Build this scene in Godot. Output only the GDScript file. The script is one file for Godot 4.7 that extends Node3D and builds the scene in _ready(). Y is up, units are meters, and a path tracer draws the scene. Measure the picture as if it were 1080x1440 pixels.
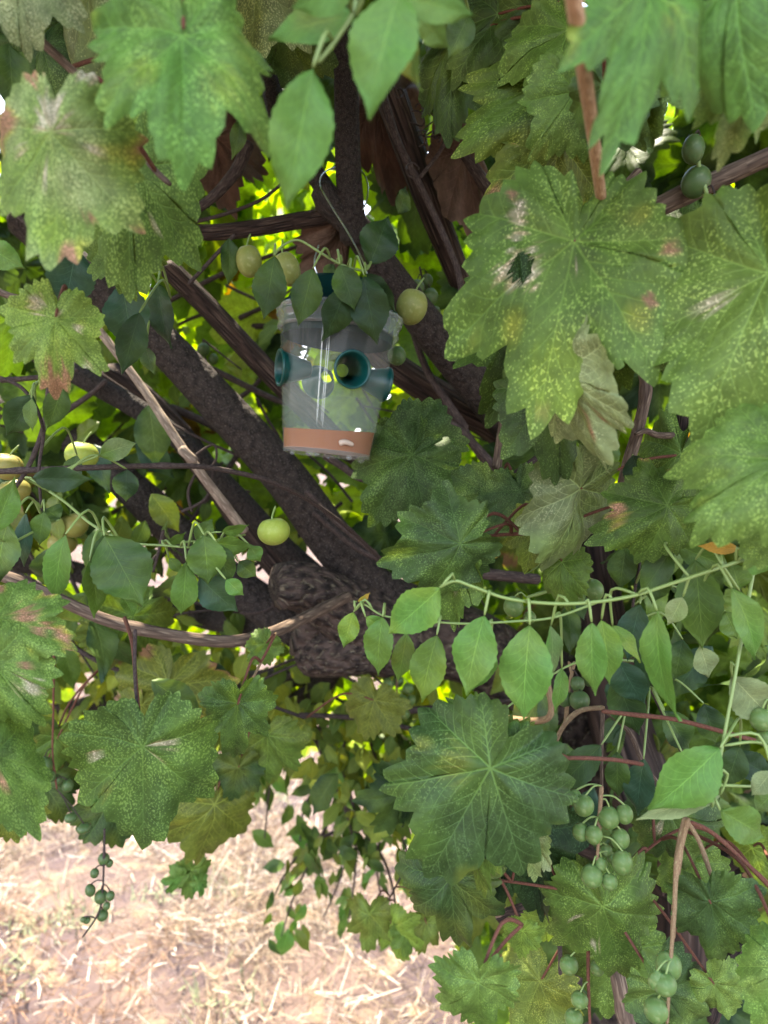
extends Node3D
# A vine arbour grown through an old plum tree, with a clear fly trap hanging in it, above sunlit dry grass.

const FOV := 69.4
var cam: Camera3D
var view: Transform3D          # the camera's placing in the world
var focal := 0.0               # pixels of the 1080 x 1440 photograph
var rng := RandomNumberGenerator.new()
var rough_noise := FastNoiseLite.new()
var soft_noise := FastNoiseLite.new()
var used := {}
var M := {}

const C := {
	"dark": Color(0.038, 0.071, 0.017), "deep": Color(0.020, 0.045, 0.015), "mid": Color(0.078, 0.138, 0.021), "fresh": Color(0.082, 0.180, 0.030),
	"light": Color(0.125, 0.195, 0.036), "pale": Color(0.22, 0.265, 0.105), "grey": Color(0.135, 0.170, 0.070), "olive": Color(0.115, 0.140, 0.020),
	"yellow": Color(0.27, 0.275, 0.035), "lime": Color(0.16, 0.24, 0.03), "brown": Color(0.225, 0.130, 0.065), "tan": Color(0.36, 0.27, 0.155),
	"rust": Color(0.080, 0.045, 0.028), "umber": Color(0.125, 0.082, 0.057), "blue": Color(0.026, 0.062, 0.032), "gold": Color(0.36, 0.21, 0.03),
}


# ---------------------------------------------------------------- naming and things
func numbered(n: String) -> String:
	if not used.has(n):
		used[n] = 0
		return n
	used[n] += 1
	return "%s_%03d" % [n, used[n]]

func tag(o: Node3D, label: String, category: String, group := "", kind := "") -> Node3D:
	if label: o.set_meta("label", label)
	if category: o.set_meta("category", category)
	if group: o.set_meta("group", group)
	if kind: o.set_meta("kind", kind)
	return o

func thing(called: String, label: String, category: String, where: Vector3, group := "") -> Node3D:
	var o := Node3D.new()
	o.name = numbered(called)
	add_child(o)
	o.position = where
	tag(o, label, category, group)
	return o

func part(called: String, mesh: Mesh, mat: Material, parent: Node3D, xf := Transform3D()) -> MeshInstance3D:
	var o := MeshInstance3D.new()
	o.name = numbered(called) if parent == self else called
	o.mesh = mesh
	o.material_override = mat
	o.transform = xf
	parent.add_child(o, true)
	return o


# a place seen at a pixel of the photograph, so many metres in front of the eye
func at(px: float, py: float, d: float) -> Vector3:
	return view * Vector3((px - 540.0) / focal * d, (720.0 - py) / focal * d, -d)

func seen(p: Vector3) -> Vector3:
	var v := view.affine_inverse() * p
	return Vector3(540.0 + v.x / -v.z * focal, 720.0 - v.y / -v.z * focal, -v.z)


# ---------------------------------------------------------------- shapes
func path(pts: Array, step: float) -> PackedVector3Array:
	var c := Curve3D.new()
	for i in pts.size():
		var a: Vector3 = pts[maxi(i - 1, 0)]
		var b: Vector3 = pts[mini(i + 1, pts.size() - 1)]
		var t := (b - a) / 6.0
		c.add_point(pts[i], -t, t)
	c.bake_interval = step
	return c.get_baked_points()

func tube(st: SurfaceTool, pts: PackedVector3Array, r0: float, r1: float, sides := 8, lumps := 0.0, freq := 40.0, off := Vector3.ZERO, knots := 0.0, ridges := 0.0) -> void:
	var n := pts.size()
	var up := Vector3(0.3, 0.9, 0.2).normalized()
	var along := 0.0
	var base := 0
	st.set_smooth_group(0)
	var rows := []
	var side := (pts[1] - pts[0]).normalized().cross(up).normalized()
	for i in n:
		var dir := (pts[mini(i + 1, n - 1)] - pts[maxi(i - 1, 0)]).normalized()
		side = (side - dir * side.dot(dir)).normalized()
		var other := dir.cross(side)
		if i > 0: along += pts[i].distance_to(pts[i - 1])
		var f := float(i) / (n - 1)
		var r := lerpf(r0, r1, f)
		if knots > 0.0: r *= 1.0 + knots * pow(maxf(0.0, sin(along * 55.0)), 14.0)
		var row := PackedVector3Array()
		var cap := 1.0
		if i == 0 or i == n - 1: cap = 0.62
		for k in sides + 1:
			var a := TAU * (k % sides) / sides
			var q := side * cos(a) + other * sin(a)
			var rr := r * cap
			if lumps > 0.0: rr *= 1.0 + lumps * rough_noise.get_noise_3dv((pts[i] + q * r) * freq)
			if ridges > 0.0: rr *= 1.0 + ridges * rough_noise.get_noise_3d(cos(a) * 60.0, sin(a) * 60.0, along * 45.0)
			row.append(pts[i] + q * rr - off)
		rows.append([row, along])
	var round_ := TAU * maxf(r0, r1)
	for i in n - 1:
		var ra: PackedVector3Array = rows[i][0]
		var rb: PackedVector3Array = rows[i + 1][0]
		var va: float = rows[i][1] / round_
		var vb: float = rows[i + 1][1] / round_
		for k in sides:
			var ua := float(k) / sides
			var ub := float(k + 1) / sides
			st.set_uv(Vector2(ua, va)); st.add_vertex(ra[k])
			st.set_uv(Vector2(ub, va)); st.add_vertex(ra[k + 1])
			st.set_uv(Vector2(ua, vb)); st.add_vertex(rb[k])
			st.set_uv(Vector2(ub, va)); st.add_vertex(ra[k + 1])
			st.set_uv(Vector2(ub, vb)); st.add_vertex(rb[k + 1])
			st.set_uv(Vector2(ua, vb)); st.add_vertex(rb[k])
	for e in 2:
		var row: PackedVector3Array = rows[0][0] if e == 0 else rows[n - 1][0]
		var mid: Vector3 = (pts[0] if e == 0 else pts[n - 1]) - off
		for k in sides:
			st.set_uv(Vector2(0.5, 0.5)); st.add_vertex(mid)
			st.set_uv(Vector2(0.4, 0.6)); st.add_vertex(row[k + 1] if e == 0 else row[k])
			st.set_uv(Vector2(0.6, 0.6)); st.add_vertex(row[k] if e == 0 else row[k + 1])

func begin() -> SurfaceTool:
	var st := SurfaceTool.new()
	st.begin(Mesh.PRIMITIVE_TRIANGLES)
	return st

func done(st: SurfaceTool) -> ArrayMesh:
	st.index()
	st.generate_normals()
	return st.commit()

func stick(called: String, pts: Array, r0: float, r1: float, mat: Material, parent: Node3D, sides := 8, lumps := 0.12, freq := 60.0, knots := 0.0, ridges := 0.0) -> MeshInstance3D:
	var st := begin()
	var step := clampf(maxf(r0, r1) * 0.7, 0.0025, 0.012)
	tube(st, path(pts, step), r0, r1, sides, lumps, freq, Vector3.ZERO if parent == self else parent.position, knots, ridges)
	return part(called, done(st), mat, parent)

# pixel points with one depth or a depth of their own
func px(list: Array, d: float) -> Array:
	var out := []
	for p in list:
		out.append(at(p[0], p[1], p[2] if p.size() > 2 else d))
	return out

func lathe(profile: Array, segs: int, holes := [], hole_r := 0.0) -> ArrayMesh:
	var st := begin()
	st.set_smooth_group(0)
	for i in profile.size() - 1:
		var a: Vector2 = profile[i]
		var b: Vector2 = profile[i + 1]
		for k in segs:
			var t0 := TAU * k / segs
			var t1 := TAU * ((k + 1) % segs) / segs
			var p0 := Vector3(a.x * sin(t0), a.y, a.x * cos(t0))
			var p1 := Vector3(a.x * sin(t1), a.y, a.x * cos(t1))
			var p2 := Vector3(b.x * sin(t0), b.y, b.x * cos(t0))
			var p3 := Vector3(b.x * sin(t1), b.y, b.x * cos(t1))
			var skip := false
			for h in holes:
				if ((p0 + p3) * 0.5).distance_to(h) < hole_r: skip = true
			if skip: continue
			var u0 := float(k) / segs
			var u1 := float(k + 1) / segs
			if a.x > 1e-6:
				st.set_uv(Vector2(u0, a.y)); st.add_vertex(p0)
				st.set_uv(Vector2(u0, b.y)); st.add_vertex(p2)
				st.set_uv(Vector2(u1, a.y)); st.add_vertex(p1)
			if b.x > 1e-6:
				st.set_uv(Vector2(u1, a.y)); st.add_vertex(p1)
				st.set_uv(Vector2(u0, b.y)); st.add_vertex(p2)
				st.set_uv(Vector2(u1, b.y)); st.add_vertex(p3)
	return done(st)

func fruit_mesh(rx: float, ry: float, dimple := 0.0, seg := 28) -> ArrayMesh:
	var prof := []
	for i in 17:
		var t := PI * i / 16.0
		var r := sin(t) * rx
		var y := cos(t) * ry
		y -= dimple * ry * exp(-pow(t / 0.38, 2.0))
		prof.append(Vector2(r if i > 0 and i < 16 else 0.0, y))
	prof.reverse()
	return lathe(prof, seg)


# ---------------------------------------------------------------- leaves
func keyed(keys: Array, t: float) -> float:
	for i in keys.size() - 1:
		if t <= keys[i + 1][0]:
			var f: float = clampf((t - keys[i][0]) / (keys[i + 1][0] - keys[i][0]), 0.0, 1.0)
			f = f * f * (3.0 - 2.0 * f)
			return lerpf(keys[i][1], keys[i + 1][1], f)
	return keys[keys.size() - 1][1]

func leaf_color(x: float, y: float, f: float, o: Dictionary, k: float, kb: float) -> Color:
	var sd: float = o.get("seed", 1.0) * 7.13
	var c: Color = o.get("c", C.mid)
	c = c.lerp(C[o.get("c2", "light")], clampf(0.25 + 0.9 * soft_noise.get_noise_2d(x * 90.0 + sd * 31.0, y * 90.0), 0.0, 0.6))
	var yel: float = o.get("yel", 0.0)
	if yel > 0.0:
		c = c.lerp(C.yellow, clampf((soft_noise.get_noise_2d(x * 150.0 + sd * 57.0, y * 150.0 + 300.0) * 1.6 + yel - 1.02) * 1.1, 0.0, 0.5))
	for s in o.get("spots", []):
		var dd: float = Vector2(x - s[0], y - s[1]).length() / s[2] + 0.45 * rough_noise.get_noise_2d(x * 420.0 + sd, y * 420.0) * 1.7
		c = c.lerp(C[s[3]], (1.0 if s[3] in ['tan', 'brown'] else 0.75) * (1.0 - smoothstep(0.55, 0.85 if s[3] in ['tan', 'brown'] else 1.3, dd)))
	var burn: float = o.get("burn", 0.0)
	if burn > 0.0:
		var b := soft_noise.get_noise_2d(x * 130.0 + sd * 91.0, y * 130.0 - 80.0) * 1.5 + burn + (f - 1.0) * 1.4 - 0.45
		c = c.lerp(C.yellow, clampf(b * 4.0 + 0.6, 0.0, 0.7)).lerp(C.brown, clampf(b * 8.0, 0.0, 1.0))
	c = c * (1.0 + 0.10 * smoothstep(0.93, 1.0, f))
	return Color(minf(c.r / k, 1.0), minf(c.g / k, 1.0), minf(c.b / kb, 1.0))

func grape_leaf(o: Dictionary) -> ArrayMesh:
	var sd: int = o.get("seed", 1)
	var r := RandomNumberGenerator.new()
	r.seed = sd * 977 + 5
	var depth: float = o.get("lobes", 0.10)
	var teeth: int = o.get("teeth", 16)
	var fine: bool = o.get("fine", true)
	var outline := []
	var per := [-0.5, -0.28, -0.08, 0.06, 0.22, 0.38] if fine else [-0.5, -0.05, 0.2]
	for side in [1, -1]:
		var j := func(a: float) -> float: return 1.0 + r.randf_range(-a, a)
		var keys := [[0.0, 1.0], [0.14, 0.93], [0.30, (0.86 - depth) * j.call(0.08)], [0.53, 0.93 * j.call(0.10)], [0.76, (0.84 - depth * 0.75) * j.call(0.05)], [1.02, 0.82 * j.call(0.12)],
			[1.22, 0.64 * j.call(0.05)], [1.44, 0.60 * j.call(0.08)], [1.70, 0.48 * j.call(0.1)], [1.86, 0.30], [1.96, o.get("sinus", 0.10)]]
		var half := []
		var t := 0.0
		for i in teeth:
			var w := (1.96 / teeth) * r.randf_range(0.82, 1.18)
			var big: float = r.randf_range(0.055, 0.115) * o.get("tooth", 1.0)
			for q in per:
				var tt: float = t + (q + 0.05) * w
				if tt < 0.0 or tt > 1.95: continue
				var saw := 1.0 - absf(q - 0.06) / (0.56 if q < 0.06 else 0.44)
				saw = pow(clampf(saw, 0.0, 1.0), 0.8)
				var fall := 1.0 - smoothstep(1.5, 1.9, tt)
				half.append([tt, keyed(keys, tt), big * saw * (0.35 + 0.65 * fall)])
			t += w
		half.append([1.96, o.get("sinus", 0.10), 0.0])
		if side == 1:
			for h in half: outline.append([h[0] * PI / 2.0 * 1.06, h[1], h[2]])
		else:
			half.reverse()
			for h in half:
				if h[0] > 0.001: outline.append([-h[0] * PI / 2.0 * 1.06, h[1], h[2]])
	var rings := [0.16, 0.34, 0.52, 0.68, 0.81, 0.91, 1.0] if fine else [0.55, 1.0]
	if o.has("holes"): rings = [0.08, 0.16, 0.24, 0.32, 0.40, 0.47, 0.54, 0.60, 0.66, 0.72, 0.78, 0.84, 0.90, 0.95, 1.0]
	var n := outline.size()
	var st := begin()
	st.set_smooth_group(0)
	var arch: float = o.get("arch", 0.26)
	var bend: float = o.get("bend", 0.24)
	var fold: float = o.get("fold", 0.0)
	var wave: float = o.get("wave", 0.15)
	var curl: float = o.get("curl", r.randf_range(-0.04, 0.16))
	var verts := []
	var put := func(x: float, y: float, f: float, th: float) -> void:
		var z := -arch * x * x - bend * y * absf(y) - fold * absf(x)
		z += wave * soft_noise.get_noise_2d(x * 75.0 + sd * 40.0, y * 75.0 + sd * 13.0) * 1.3
		z += wave * 0.35 * f * f * sin(th * 7.0 + sd) 
		z -= curl * f * f * f * f * (0.6 + 0.4 * sin(th * 2.0 + sd))
		z += 0.075 * f * (absf(sin(th * 3.6)) - 0.5)
		z += 0.02 * wave * 10.0 * rough_noise.get_noise_2d(x * 160.0 + sd * 9.0, y * 160.0)
		verts.append(Vector3(x, y, z))
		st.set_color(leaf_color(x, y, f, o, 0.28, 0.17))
		st.set_uv(Vector2((x + 1.2) / 2.4, (1.2 - y) / 2.4))
		st.add_vertex(Vector3(x, y, z))
	put.call(0.0, 0.0, 0.0, 0.0)
	for f in rings:
		for h in outline:
			var rad: float = h[1] * f * (1.0 + h[2] * pow(f, 5.0) * 1.25 - 0.04 * pow(f, 5.0))
			put.call(sin(h[0]) * rad, cos(h[0]) * rad, f, h[0])
	var gone := func(a: int, b: int, c: int) -> bool:
		if not o.has("holes"): return false
		var m: Vector3 = (verts[a] + verts[b] + verts[c]) / 3.0
		for q in o.holes:
			if Vector2((m.x - q[0]) / q[2], (m.y - q[1]) / q[3]).length() + 0.3 * rough_noise.get_noise_2d(m.x * 400.0, m.y * 400.0) < 1.0: return true
		return false
	var tri := func(a: int, b: int, c: int) -> void:
		if gone.call(a, b, c): return
		st.add_index(a); st.add_index(b); st.add_index(c)
	for i in n:
		var i2 := (i + 1) % n
		if i == n - 1 or absf(outline[i][0] - outline[i2][0]) > 2.0: 
			if absf(outline[i][0] - outline[i2][0]) > 2.0: continue
		tri.call(0, 1 + i, 1 + i2)
		for k in rings.size() - 1:
			var a := 1 + k * n + i
			var b := 1 + k * n + i2
			tri.call(a, a + n, b)
			tri.call(b, a + n, b + n)
	st.generate_normals()
	return st.commit()

# base at the origin, tip at y = 1, half its width in wid
func plum_leaf(o: Dictionary) -> ArrayMesh:
	var sd: int = o.get("seed", 1)
	var wid: float = o.get("wid", 0.24)
	var rows := 22 if o.get("fine", true) else 9
	var cols := 4 if o.get("fine", true) else 2
	var fold: float = o.get("fold", 0.40)
	var bend: float = o.get("bend", 0.18)
	var twist: float = o.get("twist", sin(sd * 12.9) * 0.4)
	var wave: float = o.get("wave", 0.10)
	var peak: float = o.get("peak", 0.45)
	var st := begin()
	st.set_smooth_group(0)
	for i in rows + 1:
		var t := float(i) / rows
		var w := 0.0
		if t < peak: w = pow(sin(PI * 0.5 * t / peak), 0.80)
		else: w = pow(cos(PI * 0.5 * (t - peak) / (1.0 - peak)), 1.12)
		w = w * wid * (1.0 - 0.35 * smoothstep(0.72, 0.97, t)) + 0.004
		for k in range(-cols, cols + 1):
			var s := float(k) / cols
			var edge := 1.0
			if absf(s) > 0.99 and i > 1 and i < rows: edge = 1.0 + (0.035 if i % 2 == 0 else -0.02)
			var x := s * w * edge
			var y := t
			var z := -bend * (t * t - t * 0.25) + fold * absf(x) * (1.0 - 0.3 * t) - 0.35 * fold * s * s * wid
			z += wave * wid * absf(s) * sin(t * 13.0 + sd * 2.1 + s * 1.4) + 0.02 * sin(t * 34.0 + absf(s) * 3.0) * wid * (1.0 - absf(s))
			if twist != 0.0:
				var a := twist * t
				var nx := x * cos(a) - z * sin(a) * 0.6
				z = z + x * sin(a)
				x = nx
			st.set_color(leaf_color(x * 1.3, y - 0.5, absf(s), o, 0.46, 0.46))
			st.set_uv(Vector2(0.5 + 0.5 * s, 1.0 - t))
			st.add_vertex(Vector3(x, y, z))
	var n := cols * 2 + 1
	for i in rows:
		for k in n - 1:
			var a := i * n + k
			st.add_index(a); st.add_index(a + n); st.add_index(a + 1)
			st.add_index(a + 1); st.add_index(a + n); st.add_index(a + n + 1)
	st.generate_normals()
	return st.commit()

func leaf_frame(a: Vector3, b: Vector3, roll: float, wide := 1.0) -> Transform3D:
	var y := b - a
	var len := y.length()
	y /= len
	var z := (view.origin - (a + b) * 0.5).normalized()
	z = (z - y * z.dot(y)).normalized()
	z = z.rotated(y, deg_to_rad(roll))
	var x := y.cross(z)
	return Transform3D(Basis(x * len * wide, y * len, z * len), a)

# one leaf of a shoot: base pixel, tip pixel, depth in metres; stalk runs to the nearest point of the shoot's stem
var leaf_count := 0
func leaf(shoot: Node3D, kind: String, bx: float, by: float, tx: float, ty: float, d: float, o := {}) -> MeshInstance3D:
	leaf_count += 1
	o["seed"] = o.get("seed", leaf_count)
	if o.get("c") is String: o["c"] = C[o.c]
	if not o.has("c"): o["c"] = C.mid
	var a := at(bx, by, d)
	var b := at(tx, ty, d + o.get("td", 0.0))
	var mesh: ArrayMesh
	var mat: Material
	if kind == "grape":
		# blemishes are given as seen on a hanging leaf: across it to the right, then down
		for q in o.get("spots", []) + o.get("holes", []): q[0] = -q[0]
		mesh = grape_leaf(o)
		mat = M.grape[o.get("tex", 1)]
	else:
		var w: float = o.get("w", 40.0)
		o["wid"] = 0.5 * w / maxf(Vector2(tx - bx, ty - by).length(), 1.0)
		mesh = plum_leaf(o)
		mat = M.plum_under if o.get("under", false) else M.plum_leaf
	var xf := leaf_frame(a, b, o.get("roll", 0.0), o.get("wide", 1.0))
	xf.origin -= shoot.position
	var l := part("leaf", mesh, mat, shoot, xf)
	if o.has("label"): l.set_meta("label", o.label)
	if o.get("stalk", true) and shoot.has_meta("_stem"):
		var stem: PackedVector3Array = shoot.get_meta("_stem")
		var best := stem[0]
		var want: float = 0.05 if kind == "grape" else 0.012
		var cost := 1e9
		for p in stem:
			var c := absf(p.distance_to(a) - want) + 0.3 * maxf(0.0, (p - a).normalized().dot((b - a).normalized()))  * 0.1
			if c < cost: cost = c; best = p
		var y := (b - a).normalized()
		var st := begin()
		var mid := (a + best) * 0.5 - y * minf(0.3 * a.distance_to(best), 0.015) + Vector3(0, 0.004, 0)
		var inv := (Transform3D(Basis(), shoot.position) * xf).affine_inverse()
		var pts := path([best, mid, a - y * 0.0005], 0.006)
		var r := 0.0011 if kind == "grape" else 0.0008
		var st2 := PackedVector3Array()
		for p in pts: st2.append(inv * p)
		var sc := 1.0 / xf.basis.y.length()
		if st2.size() > 1 and a.distance_to(best) > 0.004:
			tube(st, st2, r * sc * 1.3, r * sc, 7, 0.12, 300.0)
			part("petiole", done(st), M[o.get("stalk_mat", "red_stem" if kind == "grape" else "green_stem")], l)
	return l

# a shoot with a stem; leaves are added to it
func shoot(called: String, label: String, category: String, stem: Array, r0: float, r1: float, mat: Material, group := "", lumps := 0.08, knots := 0.0, sides := 8) -> Node3D:
	var t := thing(called, label, category, stem[0], group)
	var s := stick("stem", stem, r0, r1, mat, t, sides, lumps, 80.0, knots)
	t.set_meta("_stem", path(stem, 0.01))
	return t


# ---------------------------------------------------------------- textures and materials
func noise_bytes(sd: int, freq: float, type: int, s: int, octaves := 3, cell := -1) -> PackedByteArray:
	var n := FastNoiseLite.new()
	n.seed = sd
	n.noise_type = type
	n.frequency = freq
	n.fractal_octaves = octaves
	if cell >= 0:
		n.cellular_return_type = cell
		n.fractal_type = FastNoiseLite.FRACTAL_NONE
	return n.get_seamless_image(s, s).get_data() if s <= 256 else n.get_image(s, s).get_data()

func stroke(buf: PackedFloat32Array, s: int, a: Vector2, b: Vector2, w0: float, w1: float, bow := 0.0) -> void:
	var n := int(a.distance_to(b)) + 1
	var nrm := (b - a).orthogonal().normalized()
	for i in n + 1:
		var f := float(i) / n
		var p := a.lerp(b, f) + nrm * bow * sin(f * PI) * a.distance_to(b)
		var w := lerpf(w0, w1, f)
		var q := int(ceil(w)) + 1
		for dy in range(-q, q + 1):
			for dx in range(-q, q + 1):
				var xx := int(p.x) + dx
				var yy := int(p.y) + dy
				if xx < 0 or yy < 0 or xx >= s or yy >= s: continue
				var v := clampf(w + 0.6 - Vector2(xx - p.x, yy - p.y).length(), 0.0, 1.0)
				var at_ := yy * s + xx
				if v > buf[at_]: buf[at_] = v

func grape_veins(s: int) -> PackedFloat32Array:
	var buf := PackedFloat32Array()
	buf.resize(s * s)
	var to := func(p: Vector2) -> Vector2: return Vector2((p.x + 1.2) / 2.4 * s, (1.2 - p.y) / 2.4 * s)
	for v in [[0.0, 0.99], [50.0, 0.92], [-50.0, 0.92], [99.0, 0.78], [-99.0, 0.78], [140.0, 0.5], [-140.0, 0.5]]:
		var a := deg_to_rad(v[0])
		var dir := Vector2(sin(a), cos(a))
		stroke(buf, s, to.call(Vector2.ZERO), to.call(dir * v[1]), 1.7, 0.5, 0.0)
		var n := 6
		for i in n:
			for side in [-1, 1]:
				var f: float = 0.16 + 0.14 * i + (0.05 if side > 0 else 0.0)
				if f > 0.93: continue
				var l: float = v[1] * (0.46 * (1.0 - f) + 0.10)
				var e: float = a + side * deg_to_rad(44.0)
				var p: Vector2 = dir * v[1] * f
				var q := p + Vector2(sin(e), cos(e)) * l
				stroke(buf, s, to.call(p), to.call(q), 0.85, 0.25, 0.06 * side)
				for k in 3:
					var g := 0.3 + 0.22 * k
					var e2: float = e - side * deg_to_rad(50.0) if k % 2 == 0 else e + side * deg_to_rad(50.0)
					var p2 := p.lerp(q, g)
					stroke(buf, s, to.call(p2), to.call(p2 + Vector2(sin(e2), cos(e2)) * l * 0.35), 0.35, 0.0, 0.05)
	return buf

func grape_texture(veins: PackedFloat32Array, s: int, sd: int, fleck: float, thresh: float, vein_mix: float) -> ImageTexture:
	var mott := noise_bytes(sd, 0.018, FastNoiseLite.TYPE_SIMPLEX_SMOOTH, s)
	var spot := noise_bytes(sd + 1, 0.125, FastNoiseLite.TYPE_SIMPLEX, s, 2)
	var area := noise_bytes(sd + 2, 0.012, FastNoiseLite.TYPE_SIMPLEX_SMOOTH, s, 2)
	var cell := noise_bytes(sd + 3, 0.07, FastNoiseLite.TYPE_CELLULAR, s, 1, FastNoiseLite.RETURN_DISTANCE2_SUB)
	var out := PackedByteArray()
	out.resize(s * s * 3)
	for i in s * s:
		var m := mott[i] / 255.0
		var v := 0.23 * (0.72 + 0.56 * m) * (0.90 + 0.15 * minf(cell[i] / 120.0, 1.0))
		var k := clampf((spot[i] / 255.0 - thresh + 0.42 * (area[i] / 255.0 - 0.5)) * 8.0, 0.0, 1.0) * fleck * (0.55 + 0.45 * mott[(i * 7) % (s * s)] / 255.0)
		var w := veins[i] * vein_mix * (1.0 - 0.4 * k)
		var rr := lerpf(lerpf(v, 0.95, k), 0.56, w)
		var gg := lerpf(lerpf(v, 0.82, k), 0.54, w)
		var bb := lerpf(lerpf(v * 0.6, 0.66, k), 0.38, w)
		# the file holds sRGB values
		out[i * 3] = int(255.0 * pow(rr, 0.4545)); out[i * 3 + 1] = int(255.0 * pow(gg, 0.4545)); out[i * 3 + 2] = int(255.0 * pow(bb, 0.4545))
	return ImageTexture.create_from_image(Image.create_from_data(s, s, false, Image.FORMAT_RGB8, out))

func height_texture(veins: PackedFloat32Array, s: int, sd: int, cells: float, freq := 0.045) -> ImageTexture:
	var cell := noise_bytes(sd, freq, FastNoiseLite.TYPE_CELLULAR, s, 1, FastNoiseLite.RETURN_DISTANCE2_SUB)
	var fine := noise_bytes(sd + 5, 0.2, FastNoiseLite.TYPE_SIMPLEX, s, 2)
	var out := PackedByteArray()
	out.resize(s * s)
	for i in s * s:
		out[i] = int(clampf(110.0 + cells * minf(cell[i], 140.0) + 0.14 * fine[i] - 70.0 * veins[i], 0.0, 255.0))
	return ImageTexture.create_from_image(Image.create_from_data(s, s, false, Image.FORMAT_L8, out))

func plum_veins(s: int) -> PackedFloat32Array:
	var buf := PackedFloat32Array()
	buf.resize(s * s)
	stroke(buf, s, Vector2(s * 0.5, s), Vector2(s * 0.5, 0), 6.0, 2.0)
	for i in 9:
		for side in [-1, 1]:
			var y := s * (0.97 - 0.1 * i - (0.03 if side > 0 else 0.0))
			stroke(buf, s, Vector2(s * 0.5, y), Vector2(s * (0.5 + 0.44 * side), y - s * 0.16), 1.2, 0.3, 0.10 * side)
	return buf

func plum_texture(veins: PackedFloat32Array, s: int, sd: int) -> ImageTexture:
	var mott := noise_bytes(sd, 0.02, FastNoiseLite.TYPE_SIMPLEX_SMOOTH, s)
	var fine := noise_bytes(sd + 1, 0.12, FastNoiseLite.TYPE_SIMPLEX, s, 3)
	var out := PackedByteArray()
	out.resize(s * s * 3)
	for i in s * s:
		var v := 0.42 * (0.78 + 0.3 * mott[i] / 255.0 + 0.14 * fine[i] / 255.0)
		var spot := 0.8 if fine[i] > 232 else 0.0
		var w := minf(veins[i] * 0.75, 1.0)
		var rr := lerpf(lerpf(v, 0.8, spot), 0.95, w)
		var gg := lerpf(lerpf(v, 0.7, spot), 0.85, w)
		var bb := lerpf(lerpf(v, 0.8, spot), 0.90, w)
		out[i * 3] = int(255.0 * pow(rr, 0.4545)); out[i * 3 + 1] = int(255.0 * pow(gg, 0.4545)); out[i * 3 + 2] = int(255.0 * pow(bb, 0.4545))
	return ImageTexture.create_from_image(Image.create_from_data(s, s, false, Image.FORMAT_RGB8, out))

# three tones mixed by two noises; stretch > 1 draws the grain out along v
func tone_texture(s: int, sd: int, a: Color, b: Color, c: Color, f1: float, f2: float, stretch := 1, hard := 1.0) -> Array:
	var h := s * 1
	var n1 := FastNoiseLite.new()
	n1.seed = sd; n1.frequency = f1; n1.fractal_octaves = 4
	var n2 := FastNoiseLite.new()
	n2.seed = sd + 7; n2.frequency = f2; n2.fractal_octaves = 3
	var i1 := n1.get_seamless_image(s, maxi(s / stretch, 8))
	i1.resize(s, h, Image.INTERPOLATE_CUBIC)
	var i2 := n2.get_seamless_image(s, maxi(s / stretch, 8))
	i2.resize(s, h, Image.INTERPOLATE_CUBIC)
	var d1 := i1.get_data()
	var d2 := i2.get_data()
	var out := PackedByteArray()
	out.resize(s * h * 3)
	var hgt := PackedByteArray()
	hgt.resize(s * h)
	for i in s * h:
		var f := clampf((d1[i] / 255.0 - 0.5) * hard + 0.5, 0.0, 1.0)
		var g := clampf((d2[i] / 255.0 - 0.62) * 5.0, 0.0, 1.0)
		var q := a.lerp(b, f).lerp(c, g)
		out[i * 3] = int(255.0 * pow(q.r, 0.4545)); out[i * 3 + 1] = int(255.0 * pow(q.g, 0.4545)); out[i * 3 + 2] = int(255.0 * pow(q.b, 0.4545))
		hgt[i] = int(clampf(d1[i] * 0.7 + g * 70.0, 0.0, 255.0))
	return [ImageTexture.create_from_image(Image.create_from_data(s, h, false, Image.FORMAT_RGB8, out)), ImageTexture.create_from_image(Image.create_from_data(s, h, false, Image.FORMAT_L8, hgt))]

func flat_mat(c: Color, rough: float, metal := 0.0) -> StandardMaterial3D:
	var m := StandardMaterial3D.new()
	m.albedo_color = c.linear_to_srgb()
	m.roughness = rough
	m.metallic = metal
	return m

func bark_mat(sd: int, a: Color, b: Color, c: Color, f1: float, f2: float, stretch: int, scale: Vector2, relief: float, hard := 1.4) -> StandardMaterial3D:
	var t := tone_texture(256, sd, a, b, c, f1, f2, stretch, hard)
	var m := StandardMaterial3D.new()
	m.albedo_texture = t[0]
	m.roughness = 0.85
	m.metallic_specular = 0.3
	m.heightmap_enabled = true
	m.heightmap_texture = t[1]
	m.heightmap_scale = relief
	m.uv1_scale = Vector3(scale.x, scale.y, 1)
	return m

func leaf_mat(tex: Texture2D, height: Texture2D, rough: float, back: Color, relief := 0.05) -> StandardMaterial3D:
	var m := StandardMaterial3D.new()
	m.vertex_color_use_as_albedo = true
	m.albedo_texture = tex
	m.roughness = rough
	m.metallic_specular = 0.30
	m.backlight_enabled = true
	m.backlight = back
	m.cull_mode = BaseMaterial3D.CULL_DISABLED
	if height:
		m.heightmap_enabled = true
		m.heightmap_texture = height
		m.heightmap_scale = relief
	m.texture_repeat = true
	return m

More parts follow.
